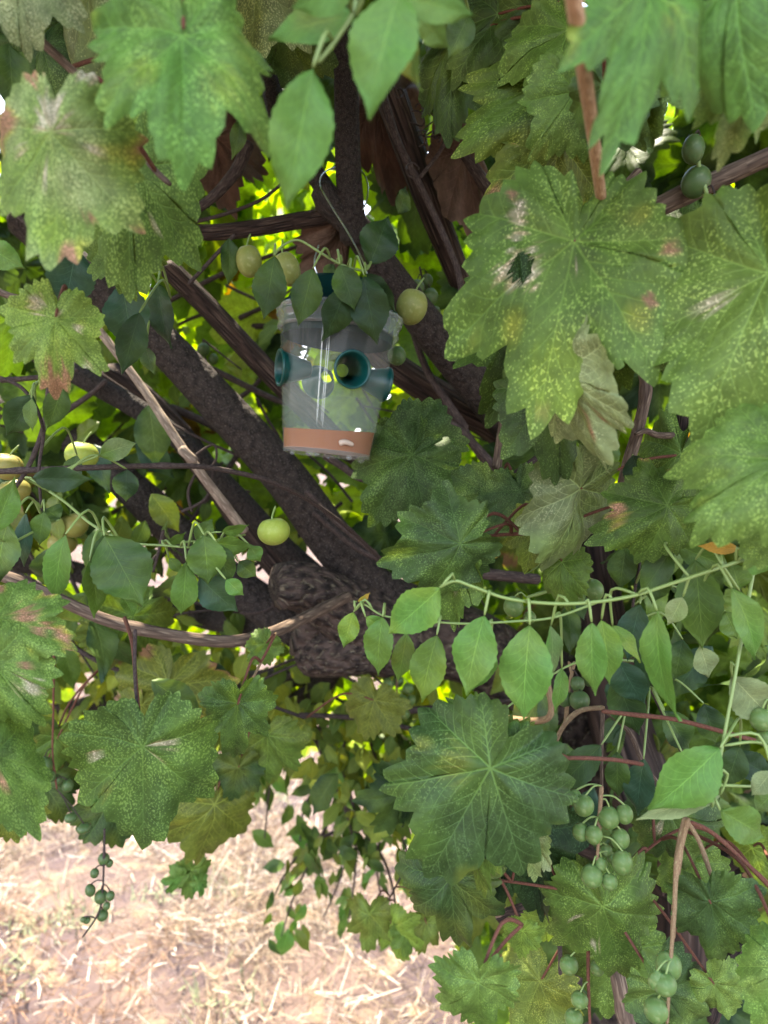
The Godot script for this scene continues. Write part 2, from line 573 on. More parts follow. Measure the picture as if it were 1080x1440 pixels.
func make_materials() -> void:
	var s := 512
	var gv := grape_veins(s)
	var gh := height_texture(gv, s, 61, 0.28)
	var back := Color(0.62, 0.60, 0.08)
	M["grape"] = [
		leaf_mat(grape_texture(gv, s, 11, 0.55, 0.655, 0.40), gh, 0.60, back, 0.10),   # mealy, densely flecked
		leaf_mat(grape_texture(gv, s, 23, 0.75, 0.75, 0.45), gh, 0.52, back, 0.09),  # scattered flecks
		leaf_mat(grape_texture(gv, s, 37, 0.5, 0.80, 0.75), gh, 0.48, back, 0.09),   # almost clean
	]
	var far := grape_texture(gv, s, 41, 0.0, 0.9, 0.30)
	M["grape_far"] = leaf_mat(far, null, 0.55, Color(0.95, 1.0, 0.10))
	M["grape_mid"] = leaf_mat(far, gh, 0.55, Color(0.80, 0.85, 0.10), 0.06)
	var pv := plum_veins(s)
	var ph := height_texture(pv, s, 71, 0.12, 0.09)
	var pt := plum_texture(pv, s, 51)
	M["plum_leaf"] = leaf_mat(pt, ph, 0.40, Color(0.5, 0.48, 0.12), 0.04)
	M["plum_under"] = leaf_mat(pt, ph, 0.7, Color(0.5, 0.48, 0.2), 0.04)
	M["plum_far"] = leaf_mat(pt, null, 0.5, Color(0.9, 0.8, 0.12))
	M["limb"] = bark_mat(81, Color(0.012, 0.009, 0.008), Color(0.044, 0.033, 0.027), Color(0.115, 0.094, 0.078), 0.03, 0.11, 1, Vector2(2, 2), 0.40)
	M["gnarled"] = bark_mat(85, Color(0.010, 0.007, 0.006), Color(0.080, 0.055, 0.043), Color(0.150, 0.125, 0.085), 0.03, 0.05, 1, Vector2(2, 2), 1.0, 1.8)
	M["vine"] = bark_mat(83, Color(0.010, 0.006, 0.005), Color(0.054, 0.032, 0.023), Color(0.10, 0.066, 0.050), 0.035, 0.04, 8, Vector2(2, 1), 0.35, 1.6)
	M["cane"] = bark_mat(87, Color(0.055, 0.035, 0.024), Color(0.135, 0.092, 0.064), Color(0.20, 0.145, 0.10), 0.04, 0.04, 8, Vector2(1, 1), 0.06)
	M["dry"] = bark_mat(89, Color(0.13, 0.095, 0.070), Color(0.28, 0.215, 0.16), Color(0.36, 0.29, 0.22), 0.035, 0.05, 8, Vector2(1, 1), 0.08)
	M["straw_cane"] = bark_mat(93, Color(0.30, 0.18, 0.10), Color(0.50, 0.32, 0.19), Color(0.58, 0.42, 0.28), 0.04, 0.05, 6, Vector2(1, 1), 0.05)
	M["twig"] = bark_mat(91, Color(0.024, 0.016, 0.014), Color(0.070, 0.048, 0.040), Color(0.11, 0.085, 0.07), 0.05, 0.06, 4, Vector2(1, 1), 0.05)
	M["red_stem"] = bark_mat(97, Color(0.075, 0.026, 0.016), Color(0.15, 0.050, 0.030), Color(0.16, 0.085, 0.040), 0.04, 0.06, 4, Vector2(1, 1), 0.03)
	M["pink_stem"] = bark_mat(95, Color(0.15, 0.085, 0.045), Color(0.25, 0.165, 0.085), Color(0.28, 0.22, 0.11), 0.04, 0.05, 4, Vector2(1, 1), 0.03)
	M["green_stem"] = flat_mat(Color(0.17, 0.235, 0.06), 0.5)
	M["dead"] = leaf_mat(far, gh, 0.85, Color(0.14, 0.11, 0.08), 0.14)
	M["grass"] = flat_mat(Color.WHITE, 0.8)
	M.grass.vertex_color_use_as_albedo = true


# ---------------------------------------------------------------- the scene
func _ready() -> void:
	rng.seed = 20240
	rough_noise.seed = 3; rough_noise.frequency = 0.02; rough_noise.fractal_octaves = 3
	soft_noise.seed = 9; soft_noise.frequency = 0.01; soft_noise.fractal_octaves = 2

	cam = Camera3D.new()
	cam.name = "camera"
	cam.position = Vector3(0, 1.5, 0)
	cam.rotation_degrees = Vector3(-6.0, 0, 3.2)
	var lens := CameraAttributesPhysical.new()
	lens.frustum_focal_length = 17.33
	lens.frustum_focus_distance = 0.56
	lens.frustum_near = 0.02
	lens.frustum_far = 900.0
	lens.exposure_aperture = 4.6
	cam.attributes = lens
	cam.fov = FOV
	cam.near = 0.02
	cam.far = 900.0
	add_child(cam)
	view = cam.transform
	focal = 720.0 / tan(deg_to_rad(FOV) / 2.0)

	var env := Environment.new()
	env.background_mode = Environment.BG_SKY
	var sky := Sky.new()
	var psm := ProceduralSkyMaterial.new()
	psm.sky_top_color = Color(0.64, 0.73, 0.88)
	psm.sky_horizon_color = Color(0.93, 0.93, 0.92)
	psm.sky_curve = 0.22
	psm.ground_bottom_color = Color(0.45, 0.38, 0.32)
	psm.ground_horizon_color = Color(0.62, 0.58, 0.52)
	psm.sky_energy_multiplier = 1.15
	psm.sun_angle_max = 6.0
	sky.sky_material = psm
	env.sky = sky
	env.tonemap_mode = Environment.TONE_MAPPER_LINEAR
	env.tonemap_exposure = 5.7
	env.sdfgi_enabled = true
	env.ssao_enabled = true
	env.ssil_enabled = true
	var we := WorldEnvironment.new()
	we.name = "world_environment"
	we.environment = env
	add_child(we)
	var sun := DirectionalLight3D.new()
	sun.name = "sun"
	sun.light_color = Color(1.0, 0.95, 0.86)
	sun.light_energy = 1.6
	sun.light_angular_distance = 0.53
	sun.shadow_enabled = true
	add_child(sun)
	sun.look_at_from_position(Vector3(-0.30, 0.87, -0.42), Vector3.ZERO, Vector3.UP)

	make_materials()
	ground()
	foliage()
	plum_tree()
	grapevine()
	fly_trap()
	vine_shoots()
	plum_shoots()
	fruit()
	small_things()


# ---------------------------------------------------------------- ground
func ground_height(x: float, z: float) -> float:
	return 0.05 * soft_noise.get_noise_2d(x * 22.0, z * 22.0) + 0.03 * soft_noise.get_noise_2d(x * 90.0, z * 90.0)

func ground() -> void:
	var st := begin()
	st.set_smooth_group(0)
	var xs := []
	var zs := []
	for i in 61: xs.append(signf(i - 30) * (pow(absf(i - 30) / 30.0, 3.0) * 400.0 + absf(i - 30) * 0.22))
	for i in 81: zs.append(4.0 - i * 0.2 - pow(i / 80.0, 5.0) * 600.0)
	for z in zs:
		for x in xs:
			st.set_uv(Vector2(x, z) * 0.5)
			st.add_vertex(Vector3(x, ground_height(x, z), z))
	for j in zs.size() - 1:
		for i in xs.size() - 1:
			var a := j * xs.size() + i
			var b: int = a + xs.size()
			st.add_index(a); st.add_index(b); st.add_index(a + 1)
			st.add_index(a + 1); st.add_index(b); st.add_index(b + 1)
	st.generate_normals()
	var t := tone_texture(512, 101, Color(0.060, 0.042, 0.044), Color(0.120, 0.080, 0.062), Color(0.185, 0.125, 0.078), 0.012, 0.035, 1, 1.6)
	var m := StandardMaterial3D.new()
	m.albedo_texture = t[0]
	m.roughness = 0.95
	m.metallic_specular = 0.2
	m.uv1_scale = Vector3(0.7, 0.7, 1)
	m.heightmap_enabled = true
	m.heightmap_texture = t[1]
	m.heightmap_scale = 1.5
	tag(part("ground", st.commit(), m, self), "dry pinkish soil under cut straw beyond the vine", "ground", "", "structure")
	# cut straw lying about
	var blade := begin()
	for k in 3:
		var y0 := k / 3.0
		var y1 := (k + 1) / 3.0
		var w0 := 0.5 * (1.0 - y0 * 0.6)
		var w1 := 0.5 * (1.0 - y1 * 0.6)
		var b0 := sin(y0 * 1.4) * 0.14
		var b1 := sin(y1 * 1.4) * 0.14
		for v in [[-w0, y0, b0], [w0, y0, b0], [-w1, y1, b1], [w0, y0, b0], [w1, y1, b1], [-w1, y1, b1]]:
			blade.set_color(Color.WHITE)
			blade.add_vertex(Vector3(v[0] * 0.06, v[1], v[2]))
	blade.generate_normals()
	var bm := blade.commit()
	var r := RandomNumberGenerator.new()
	r.seed = 77
	var xf := []
	var cols := []
	while xf.size() < 95000:
		var z := -1.2 - 9.0 * pow(r.randf(), 2.0)
		var x := r.randf_range(-1.0, 0.8) * (0.55 - z * 0.60)
		var clump := soft_noise.get_noise_2d(x * 60.0, z * 60.0) + 0.6 * soft_noise.get_noise_2d(x * 260.0, z * 260.0)
		if clump < 0.0 and r.randf() < 0.68: continue
		var len := r.randf_range(0.025, 0.095) * (1.0 + maxf(0.0, clump))
		var lie := r.randf_range(0.9, 1.55) if r.randf() < 0.8 else r.randf_range(0.1, 0.9)
		var b := Basis(Vector3.UP, r.randf() * TAU) * Basis(Vector3.RIGHT, lie)
		b = b * Basis(Vector3.UP, r.randf() * TAU)
		xf.append(Transform3D(b.scaled_local(Vector3(r.randf_range(0.022, 0.060), len, len)), Vector3(x, ground_height(x, z) + 0.004 + r.randf() * 0.015, z)))
		var c := Color(0.13, 0.082, 0.045).lerp(Color(0.38, 0.285, 0.18), r.randf())
		c = c.lerp(Color(0.21, 0.108, 0.050), clampf(soft_noise.get_noise_2d(x * 70.0 + 500.0, z * 70.0) * 3.0, 0.0, 0.9))
		if r.randf() < 0.16: c = Color(0.60, 0.50, 0.39)
		cols.append(c)
	scatter("dry_grass", bm, M.grass, xf, cols, self, "cut dry straw strewn over the sunlit ground", "grass")
	xf = []
	cols = []
	for p in [[110, 1300, 70], [30, 1315, 50], [240, 1270, 40], [25, 1380, 60], [320, 1265, 34], [300, 1430, 60], [600, 1300, 60], [380, 1130, 60]]:
		var c0 := on_ground(p[0], p[1])
		for k in p[2]:
			var q := c0 + Vector3(r.randfn(0, 0.05), 0, r.randfn(0, 0.06))
			var len := r.randf_range(0.02, 0.055)
			var b := Basis(Vector3.UP, r.randf() * TAU) * Basis(Vector3.RIGHT, r.randf_range(0.2, 1.1))
			xf.append(Transform3D(b.scaled_local(Vector3(0.10, len, len)), Vector3(q.x, ground_height(q.x, q.z), q.z)))
			cols.append(Color(0.16, 0.20, 0.09).lerp(Color(0.26, 0.27, 0.14), r.randf()))
	scatter("green_grass", bm, M.grass, xf, cols, self, "small tufts of green grass left in the dry straw", "grass")

func on_ground(x: float, y: float) -> Vector3:
	var dir := (at(x, y, 1.0) - view.origin)
	return view.origin + dir * (view.origin.y / -dir.y)

func scatter(called: String, mesh: Mesh, mat: Material, xf: Array, cols: Array, parent: Node3D, label := "", category := "") -> MultiMeshInstance3D:
	var mm := MultiMesh.new()
	mm.transform_format = MultiMesh.TRANSFORM_3D
	mm.use_colors = true
	mm.mesh = mesh
	mm.instance_count = xf.size()
	for i in xf.size():
		mm.set_instance_transform(i, xf[i])
		mm.set_instance_color(i, cols[i])
	var o := MultiMeshInstance3D.new()
	o.name = numbered(called) if parent == self else called
	o.multimesh = mm
	o.material_override = mat
	parent.add_child(o, true)
	tag(o, label, category, "", "stuff")
	return o


# ---------------------------------------------------------------- foliage behind and overhead
# lower edge of the hanging foliage, as a height in the photograph
func hem(x: float) -> float:
	return keyed([[-400, 1060], [0, 1085], [150, 1120], [300, 1120], [345, 1060], [420, 1055], [455, 1110], [500, 1180], [560, 1200], [600, 1210], [650, 1330], [720, 1500], [1500, 1700]], x)

var far_meshes := []

func foliage() -> void:
	var r := RandomNumberGenerator.new()
	r.seed = 4242
	for i in 3:
		far_meshes.append(grape_leaf({"seed": 300 + i, "fine": false, "teeth": 10, "c": Color(0.36, 0.40, 0.36), "c2": "pale", "lobes": 0.14 + 0.05 * i, "wave": 0.2, "arch": 0.2, "bend": 0.25}))
	var t := thing("vine_canopy", "thick leafy vine canopy closing over and behind the branches, sunlit from above", "vine", at(760, 900, 1.5))
	var lists := [[[], []], [[], []], [[], []]]
	var put := func(p: Vector3, size: float, tone: Color, outward: Vector3) -> void:
		var v := seen(p)
		if v.z > 0.1:
			var half: float = size * focal / v.z
			if v.z > 0.5 and v.y + half * 0.75 > hem(v.x) + 40.0 * soft_noise.get_noise_1d(v.x * 9.0): return
			if v.z < 1.15 and v.x > -90 and v.x < 1170 and v.y > -90 and v.y < 1530: return
		elif p.distance_to(view.origin) < 0.6: return
		var y := Vector3(r.randfn(0, 0.5), -0.75, r.randfn(0, 0.5)).normalized()
		var z := (outward + Vector3(r.randfn(0, 0.55), r.randfn(0, 0.55), r.randfn(0, 0.55))).normalized()
		z = (z - y * z.dot(y)).normalized()
		var k := r.randi() % 3
		lists[k][0].append(Transform3D(Basis(y.cross(z) * size, y * size, z * size), p - t.position))
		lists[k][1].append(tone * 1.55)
	# a shell: roof over the eye, coming down at the back
	for i in 14000:
		var phi := r.randf_range(-0.70, 1.85) if i < 11500 else r.randf_range(1.1, 1.85)
		var x := r.randf_range(-1.9, 1.9)
		var thick := r.randfn(0.0, 0.13)
		var p := Vector3(x, 1.0 + (1.25 + thick) * sin(phi), -0.35 - (1.20 + thick) * cos(phi))
		if phi < 0.3: p = Vector3(x, 1.0 + 1.25 * sin(phi) + r.randfn(0.0, 0.1), -1.55 - thick)
		var gap := soft_noise.get_noise_3d(p.x * 110.0, p.y * 110.0, p.z * 110.0)
		if gap < 0.0 and phi < 1.15 and r.randf() < (0.60 if x < 0.1 else 0.48): continue
		var out := Vector3(0, sin(phi), -cos(phi))
		if phi < 0.45 and p.x < 0.15 and rough_noise.get_noise_3d(p.x * 300.0, p.y * 300.0, p.z * 300.0) < -0.02 and r.randf() < 0.8: continue
		if phi < 0.25 and x < 0.05 and r.randf() < 0.55: continue
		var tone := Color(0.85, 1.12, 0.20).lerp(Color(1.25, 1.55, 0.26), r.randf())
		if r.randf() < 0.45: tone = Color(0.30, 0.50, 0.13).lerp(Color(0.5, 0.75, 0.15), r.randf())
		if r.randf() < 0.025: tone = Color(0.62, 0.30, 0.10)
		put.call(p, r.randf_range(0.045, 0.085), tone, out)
	# the drape at the right, down to the ground
	for i in 3600:
		var p := Vector3(r.randf_range(0.25, 2.2), r.randf_range(-0.05, 1.3), r.randf_range(-1.9, -0.9))
		p.z -= 0.3 * p.x * 0.3
		if soft_noise.get_noise_3d(p.x * 60.0, p.y * 60.0 + 900.0, p.z * 60.0) < -0.1: continue
		var tone := Color(0.30, 0.56, 0.16).lerp(Color(0.52, 0.75, 0.16), r.randf())
		put.call(p, r.randf_range(0.045, 0.08), tone, Vector3(0, 0.5, 0.6))
	for k in 3:
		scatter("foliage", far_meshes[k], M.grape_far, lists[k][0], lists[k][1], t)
	# leaves of the middle distance, each one a leaf of the vine
	mid_leaves(t, r)

var mid_meshes := []
func mid_leaves(t: Node3D, r: RandomNumberGenerator) -> void:
	for i in 10:
		mid_meshes.append(grape_leaf({"seed": 500 + i, "c": [C.dark, C.deep, C.dark, C.olive, C.deep, C.lime, C.deep, C.mid, C.dark, C.olive][i], "yel": [0.0, 0.0, 0.2, 0.3, 0.0, 0.4, 0.0, 0.0, 0.1, 0.2][i], "burn": 0.25 if i == 3 else 0.0, "lobes": 0.1 + 0.03 * (i % 5), "wave": 0.16, "arch": 0.25, "bend": 0.3}))
	var n := 0
	while n < 215:
		var x := r.randf_range(-40, 1120)
		var y := r.randf_range(-40, 1460)
		var d := r.randf_range(0.85, 1.35)
		var size := r.randf_range(0.05, 0.085)
		var half := size * focal / d
		if y + half * 0.9 > hem(x) - 10.0: continue
		# the arbour is open round the trap and along the limbs
		if d < 1.15 and Vector2((x - 430.0) / 260.0, (y - 560.0) / 330.0).length() < 1.0: continue
		var gap := soft_noise.get_noise_2d(x * 0.30, y * 0.30 + 77.0)
		if gap < -0.10 and y < 1000: continue
		if x < 560 and y > 850: continue
		var p := at(x, y, d)
		var yy := Vector3(r.randfn(0, 0.45), -0.85, r.randfn(0, 0.35)).normalized()
		var zz := Vector3(r.randfn(0, 0.5), 0.55 + r.randfn(0, 0.3), 0.75).normalized()
		zz = (zz - yy * zz.dot(yy)).normalized()
		var k := r.randi() % 10
		part("leaf", mid_meshes[k], M.grape_mid, t, Transform3D(Basis(yy.cross(zz) * size, yy * size, zz * size), p - t.position))
		n += 1
	# a few that close the gaps round the climbing limb and behind the hanging leaves
	for q in [[545, 215, 0.98], [590, 300, 0.95], [420, 190, 0.98], [335, 215, 0.95], [470, 90, 1.0], [560, 60, 0.95], [640, 330, 1.0], [300, 100, 0.9], [240, 280, 0.98], [530, 270, 1.05], [600, 120, 0.9], [820, 620, 0.98], [860, 560, 1.0], [930, 560, 0.95], [640, 740, 1.0], [700, 800, 0.98], [880, 240, 0.9], [1010, 190, 0.9], [960, 350, 0.9], [150, 170, 0.85], [1062, 255, 0.9], [950, 245, 0.95], [700, 245, 0.95], [545, 790, 0.98], [5, 250, 0.8]]:
		var size := r.randf_range(0.06, 0.085)
		var yy := Vector3(r.randfn(0, 0.4), -0.85, r.randfn(0, 0.3)).normalized()
		var zz := Vector3(r.randfn(0, 0.4), 0.4 + r.randfn(0, 0.3), 0.8).normalized()
		zz = (zz - yy * zz.dot(yy)).normalized()
		part("leaf", mid_meshes[[1, 4, 6, 1, 0][n % 5]], M.grape_mid, t, Transform3D(Basis(yy.cross(zz) * size, yy * size, zz * size), at(q[0], q[1] - 40, q[2]) - t.position))
		n += 1


# ---------------------------------------------------------------- plum tree
func plum_tree() -> void:
	var t := thing("plum_tree", "old plum tree with dark speckled limbs meeting at a gnarled pruned fork", "tree", at(800, 1000, 1.15) * Vector3(1, 0, 1))
	var fork := at(520, 880, 0.98)
	var b := t.position
	# trunk: from the ground up to the fork, leaning left
	stick("trunk", [b + Vector3(0.15, -0.05, 0), b + Vector3(0.12, 0.4, 0.02), at(830, 1060, 1.16), at(700, 930, 1.08), at(600, 890, 1.0), at(500, 885, 0.965), at(415, 868, 0.95)], 0.085, 0.046, M.gnarled, t, 18, 0.35, 22.0, 0.0, 0.2)
	stick("stub", px([[560, 905, 0.97], [470, 850, 0.90], [425, 825, 0.87], [385, 826, 0.85]], 0.9), 0.055, 0.024, M.gnarled, t, 16, 0.5, 30.0, 0.0, 0.15)
	stick("burl", px([[430, 920, 0.95], [480, 915, 0.92], [540, 905, 0.94]], 0.9), 0.030, 0.034, M.gnarled, t, 14, 0.6, 34.0)
	stick("limb", px([[600, 860, 1.0], [530, 830, 0.95], [470, 765, 0.92], [400, 670, 0.90], [310, 570, 0.88], [225, 480, 0.87], [130, 395, 0.86], [20, 300, 0.85]], 0.9), 0.030, 0.018, M.limb, t, 20, 0.12, 26.0, 0.0, 0.07)
	stick("limb", px([[430, 890, 0.97], [330, 822, 0.98], [240, 742, 1.0], [150, 655, 1.0], [80, 605, 1.0], [-60, 560, 1.0]], 0.9), 0.027, 0.019, M.limb, t, 16, 0.14, 26.0, 0.0, 0.07)
	stick("limb", px([[470, 830, 0.98], [400, 770, 0.97], [330, 695, 0.96], [230, 600, 0.94], [110, 528, 0.92], [20, 480, 0.92], [-60, 440, 0.9]], 0.9), 0.0145, 0.0115, M.limb, t, 14, 0.12, 30.0)
	stick("limb", px([[420, 830, 1.0], [350, 745, 1.0], [290, 660, 1.0], [225, 580, 1.0], [150, 520, 1.0]], 1.0), 0.019, 0.016, M.vine, t, 14, 0.25, 30.0, 0.0, 0.2)
	# the limb that climbs at the middle, and the one it crosses
	stick("limb", px([[498, 345, 0.72], [490, 240, 0.70], [487, 130, 0.69], [484, 40, 0.68], [478, -80, 0.66]], 0.7), 0.0135, 0.0095, M.limb, t, 14, 0.16, 40.0)
	stick("limb", px([[810, 690, 1.0], [730, 610, 0.95], [690, 565, 0.9], [610, 470, 0.82], [545, 385, 0.76], [500, 320, 0.72], [462, 285, 0.71], [455, 260, 0.71]], 0.8), 0.030, 0.012, M.limb, t, 14, 0.16, 32.0)
	stick("limb", px([[215, 322, 0.74], [290, 327, 0.74], [350, 322, 0.73], [410, 312, 0.73], [462, 303, 0.72], [495, 290, 0.71]], 0.7), 0.0085, 0.0090, M.vine, t, 10, 0.2, 50.0)
	stick("limb", px([[800, 690, 1.05], [705, 608, 1.0], [640, 570, 0.97], [560, 520, 0.95], [500, 470, 0.95], [430, 430, 0.95]], 1.0), 0.024, 0.014, M.vine, t, 12, 0.2, 36.0)
	stick("limb", px([[355, 30, 0.75], [378, 105, 0.74], [393, 165, 0.73], [440, 240, 0.72], [480, 300, 0.72]], 0.7), 0.011, 0.0095, M.limb, t, 12, 0.2, 40.0)
	stick("limb", px([[548, 130, 0.75], [580, 220, 0.76], [610, 300, 0.78], [650, 400, 0.85]], 0.8), 0.016, 0.013, M.vine, t, 12, 0.2, 40.0)
	# far limbs low at the left
	stick("limb", px([[-40, 1012, 1.4], [60, 1006, 1.4], [150, 985, 1.4], [270, 965, 1.4], [420, 950, 1.3], [500, 925, 1.2]], 1.4), 0.014, 0.022, M.limb, t, 10, 0.2, 36.0)
	stick("limb", px([[480, 900, 1.2], [455, 960, 1.25], [415, 985, 1.3], [375, 1005, 1.35]], 1.3), 0.024, 0.012, M.limb, t, 10, 0.2, 36.0)
	stick("limb", px([[470, 940, 1.25], [440, 1010, 1.35], [455, 1060, 1.4], [480, 1130, 1.45]], 1.3), 0.014, 0.006, M.limb, t, 8, 0.2, 36.0)
	stick("limb", px([[-30, 790, 1.2], [90, 800, 1.2], [210, 840, 1.2], [300, 870, 1.15], [420, 880, 1.05]], 1.2), 0.014, 0.022, M.limb, t, 10, 0.2, 36.0)
	# twigs
	for w in [
		[[[620, 560], [690, 660]], 0.9, 0.006, 0.006], [[[545, 597], [590, 588], [640, 600], [700, 660], [745, 680]], 0.86, 0.004, 0.0065], [[[575, 450], [600, 520], [635, 575], [655, 605]], 0.88, 0.004, 0.006],
		[[[245, 310], [290, 285], [330, 243], [350, 200]], 0.72, 0.004, 0.007], [[[252, 300], [262, 260], [272, 205]], 0.72, 0.005, 0.004], [[[258, 315], [310, 303], [365, 282], [400, 255]], 0.73, 0.0022, 0.0016],
		[[[0, 535], [60, 530], [110, 520]], 0.7, 0.003, 0.002], [[[70, 545], [62, 600], [38, 660], [10, 700]], 0.66, 0.0035, 0.002], [[[60, 600], [120, 560], [150, 535]], 0.9, 0.004, 0.003],
		[[[250, 495], [320, 530], [395, 565], [420, 560]], 1.0, 0.005, 0.004], [[[300, 580], [350, 550], [380, 515]], 1.05, 0.004, 0.003], [[[190, 885], [190, 960], [199, 1046]], 0.52, 0.0016, 0.0011],
		[[[455, 640], [480, 655], [505, 672], [540, 680]], 0.85, 0.005, 0.004], [[[430, 690], [480, 740], [530, 780]], 0.86, 0.004, 0.003], [[[440, 720], [500, 770], [545, 790]], 0.88, 0.003, 0.004],
		[[[640, 200], [690, 270], [710, 300]], 0.72, 0.006, 0.008], [[[535, 120], [560, 200], [600, 280], [640, 370], [650, 420]], 0.70, 0.004, 0.003], [[[590, 250], [620, 210], [640, 160]], 0.68, 0.002, 0.002],
		[[[265, 400], [330, 330]], 0.7, 0.002, 0.002], [[[270, 720], [265, 690], [280, 650], [262, 630]], 0.82, 0.002, 0.0012], [[[255, 720], [290, 700], [300, 660]], 0.82, 0.002, 0.0012],
		[[[230, 745], [222, 780], [215, 805]], 0.8, 0.002, 0.0015], [[[220, 780], [205, 800], [190, 802]], 0.8, 0.0015, 0.001], [[[760, 815], [660, 805], [560, 800]], 0.8, 0.006, 0.008], [[[340, 980], [400, 955], [470, 905]], 1.2, 0.004, 0.006],
	]:
		stick("twig", px(w[0], w[1]), w[2], w[3], M.twig, t, 7, 0.2, 70.0)
	for k in 64:
		var x := rng.randf_range(0, 760)
		var y := rng.randf_range(120, 1040)
		var d := rng.randf_range(1.0, 1.6)
		var a := rng.randf_range(-1.2, 1.2)
		var l := rng.randf_range(70, 230)
		if y > 850: a *= 0.3
		stick("twig", px([[x, y], [x + cos(a) * l * 0.5, y + sin(a) * l * 0.5 + rng.randf_range(-14, 14)], [x + cos(a) * l, y + sin(a) * l]], d), rng.randf_range(0.002, 0.006), rng.randf_range(0.0015, 0.004), M.twig, t, 6, 0.2, 70.0)
	for k in 44:
		var x := rng.randf_range(-20, 600)
		var y := rng.randf_range(470, 1010)
		var a := rng.randf_range(0.2, 1.1) if y < 850 else rng.randf_range(-0.5, 0.7)
		var l := rng.randf_range(60, 190)
		stick("twig", px([[x, y], [x + cos(a) * l * 0.5, y + sin(a) * l * 0.5 + rng.randf_range(-10, 10)], [x + cos(a) * l, y + sin(a) * l]], rng.randf_range(0.9, 1.12)), rng.randf_range(0.0014, 0.003), rng.randf_range(0.001, 0.002), M.twig, t, 6, 0.2, 70.0)
	# small leaves packed below the fork, farther in
	var q := RandomNumberGenerator.new()
	q.seed = 313
	var small := plum_leaf({"seed": 777, "c": Color(0.36, 0.40, 0.36), "c2": "pale", "wid": 0.27, "fine": false})
	var xf := []
	var cols := []
	while xf.size() < 1700:
		var x := q.randf_range(-60, 640)
		var y := q.randf_range(800, 1230)
		if xf.size() > 1300: y = q.randf_range(430, 830); x = q.randf_range(-60, 430)
		if y > hem(x) - 12.0: continue
		if soft_noise.get_noise_2d(x * 1.6, y * 1.9 + 40.0) < 0.0: continue
		var size := q.randf_range(0.028, 0.05)
		var yy := Vector3(q.randfn(0, 0.6), -0.7, q.randfn(0, 0.4)).normalized()
		var zz := Vector3(q.randfn(0, 0.7), 0.4 + q.randfn(0, 0.4), 0.6).normalized()
		zz = (zz - yy * zz.dot(yy)).normalized()
		xf.append(Transform3D(Basis(yy.cross(zz) * size, yy * size, zz * size), at(x, y, q.randf_range(1.05, 1.5)) - t.position))
		cols.append(Color(0.26, 0.40, 0.09).lerp(Color(0.95, 1.05, 0.18), pow(q.randf(), 1.6)))
	scatter("foliage", small, M.plum_far, xf, cols, t)
	# leaves of the tree that hang among the limbs, farther in
	var r := RandomNumberGenerator.new()
	r.seed = 91
	var meshes := []
	for i in 7:
		meshes.append(plum_leaf({"seed": 700 + i, "c": [C.dark, C.deep, C.blue, C.mid, C.dark, C.olive, C.blue][i], "wid": 0.24 + 0.02 * (i % 3), "wave": 0.14, "bend": 0.3}))
	var n := 0
	while n < 190:
		var x := r.randf_range(-30, 1110)
		var y := r.randf_range(60, 1330)
		if n < 70:
			x = r.randf_range(-30, 330); y = r.randf_range(560, 1000)
		elif n < 150:
			x = r.randf_range(700, 1110); y = r.randf_range(720, 1250)
		var d := r.randf_range(0.72, 1.25)
		if y > hem(x) - 40.0 or (Vector2((x - 430.0) / 210.0, (y - 560.0) / 300.0).length() < 1.0 and d < 1.1): continue
		var size := r.randf_range(0.045, 0.075)
		var yy := Vector3(r.randfn(0, 0.5), -0.8, r.randfn(0, 0.3)).normalized()
		var zz := Vector3(r.randfn(0, 0.6), 0.5 + r.randfn(0, 0.3), 0.7).normalized()
		zz = (zz - yy * zz.dot(yy)).normalized()
		part("leaf", meshes[r.randi() % 7], M.plum_far if d > 1.0 else M.plum_leaf, t, Transform3D(Basis(yy.cross(zz) * size, yy * size, zz * size), at(x, y, d) - t.position))
		n += 1


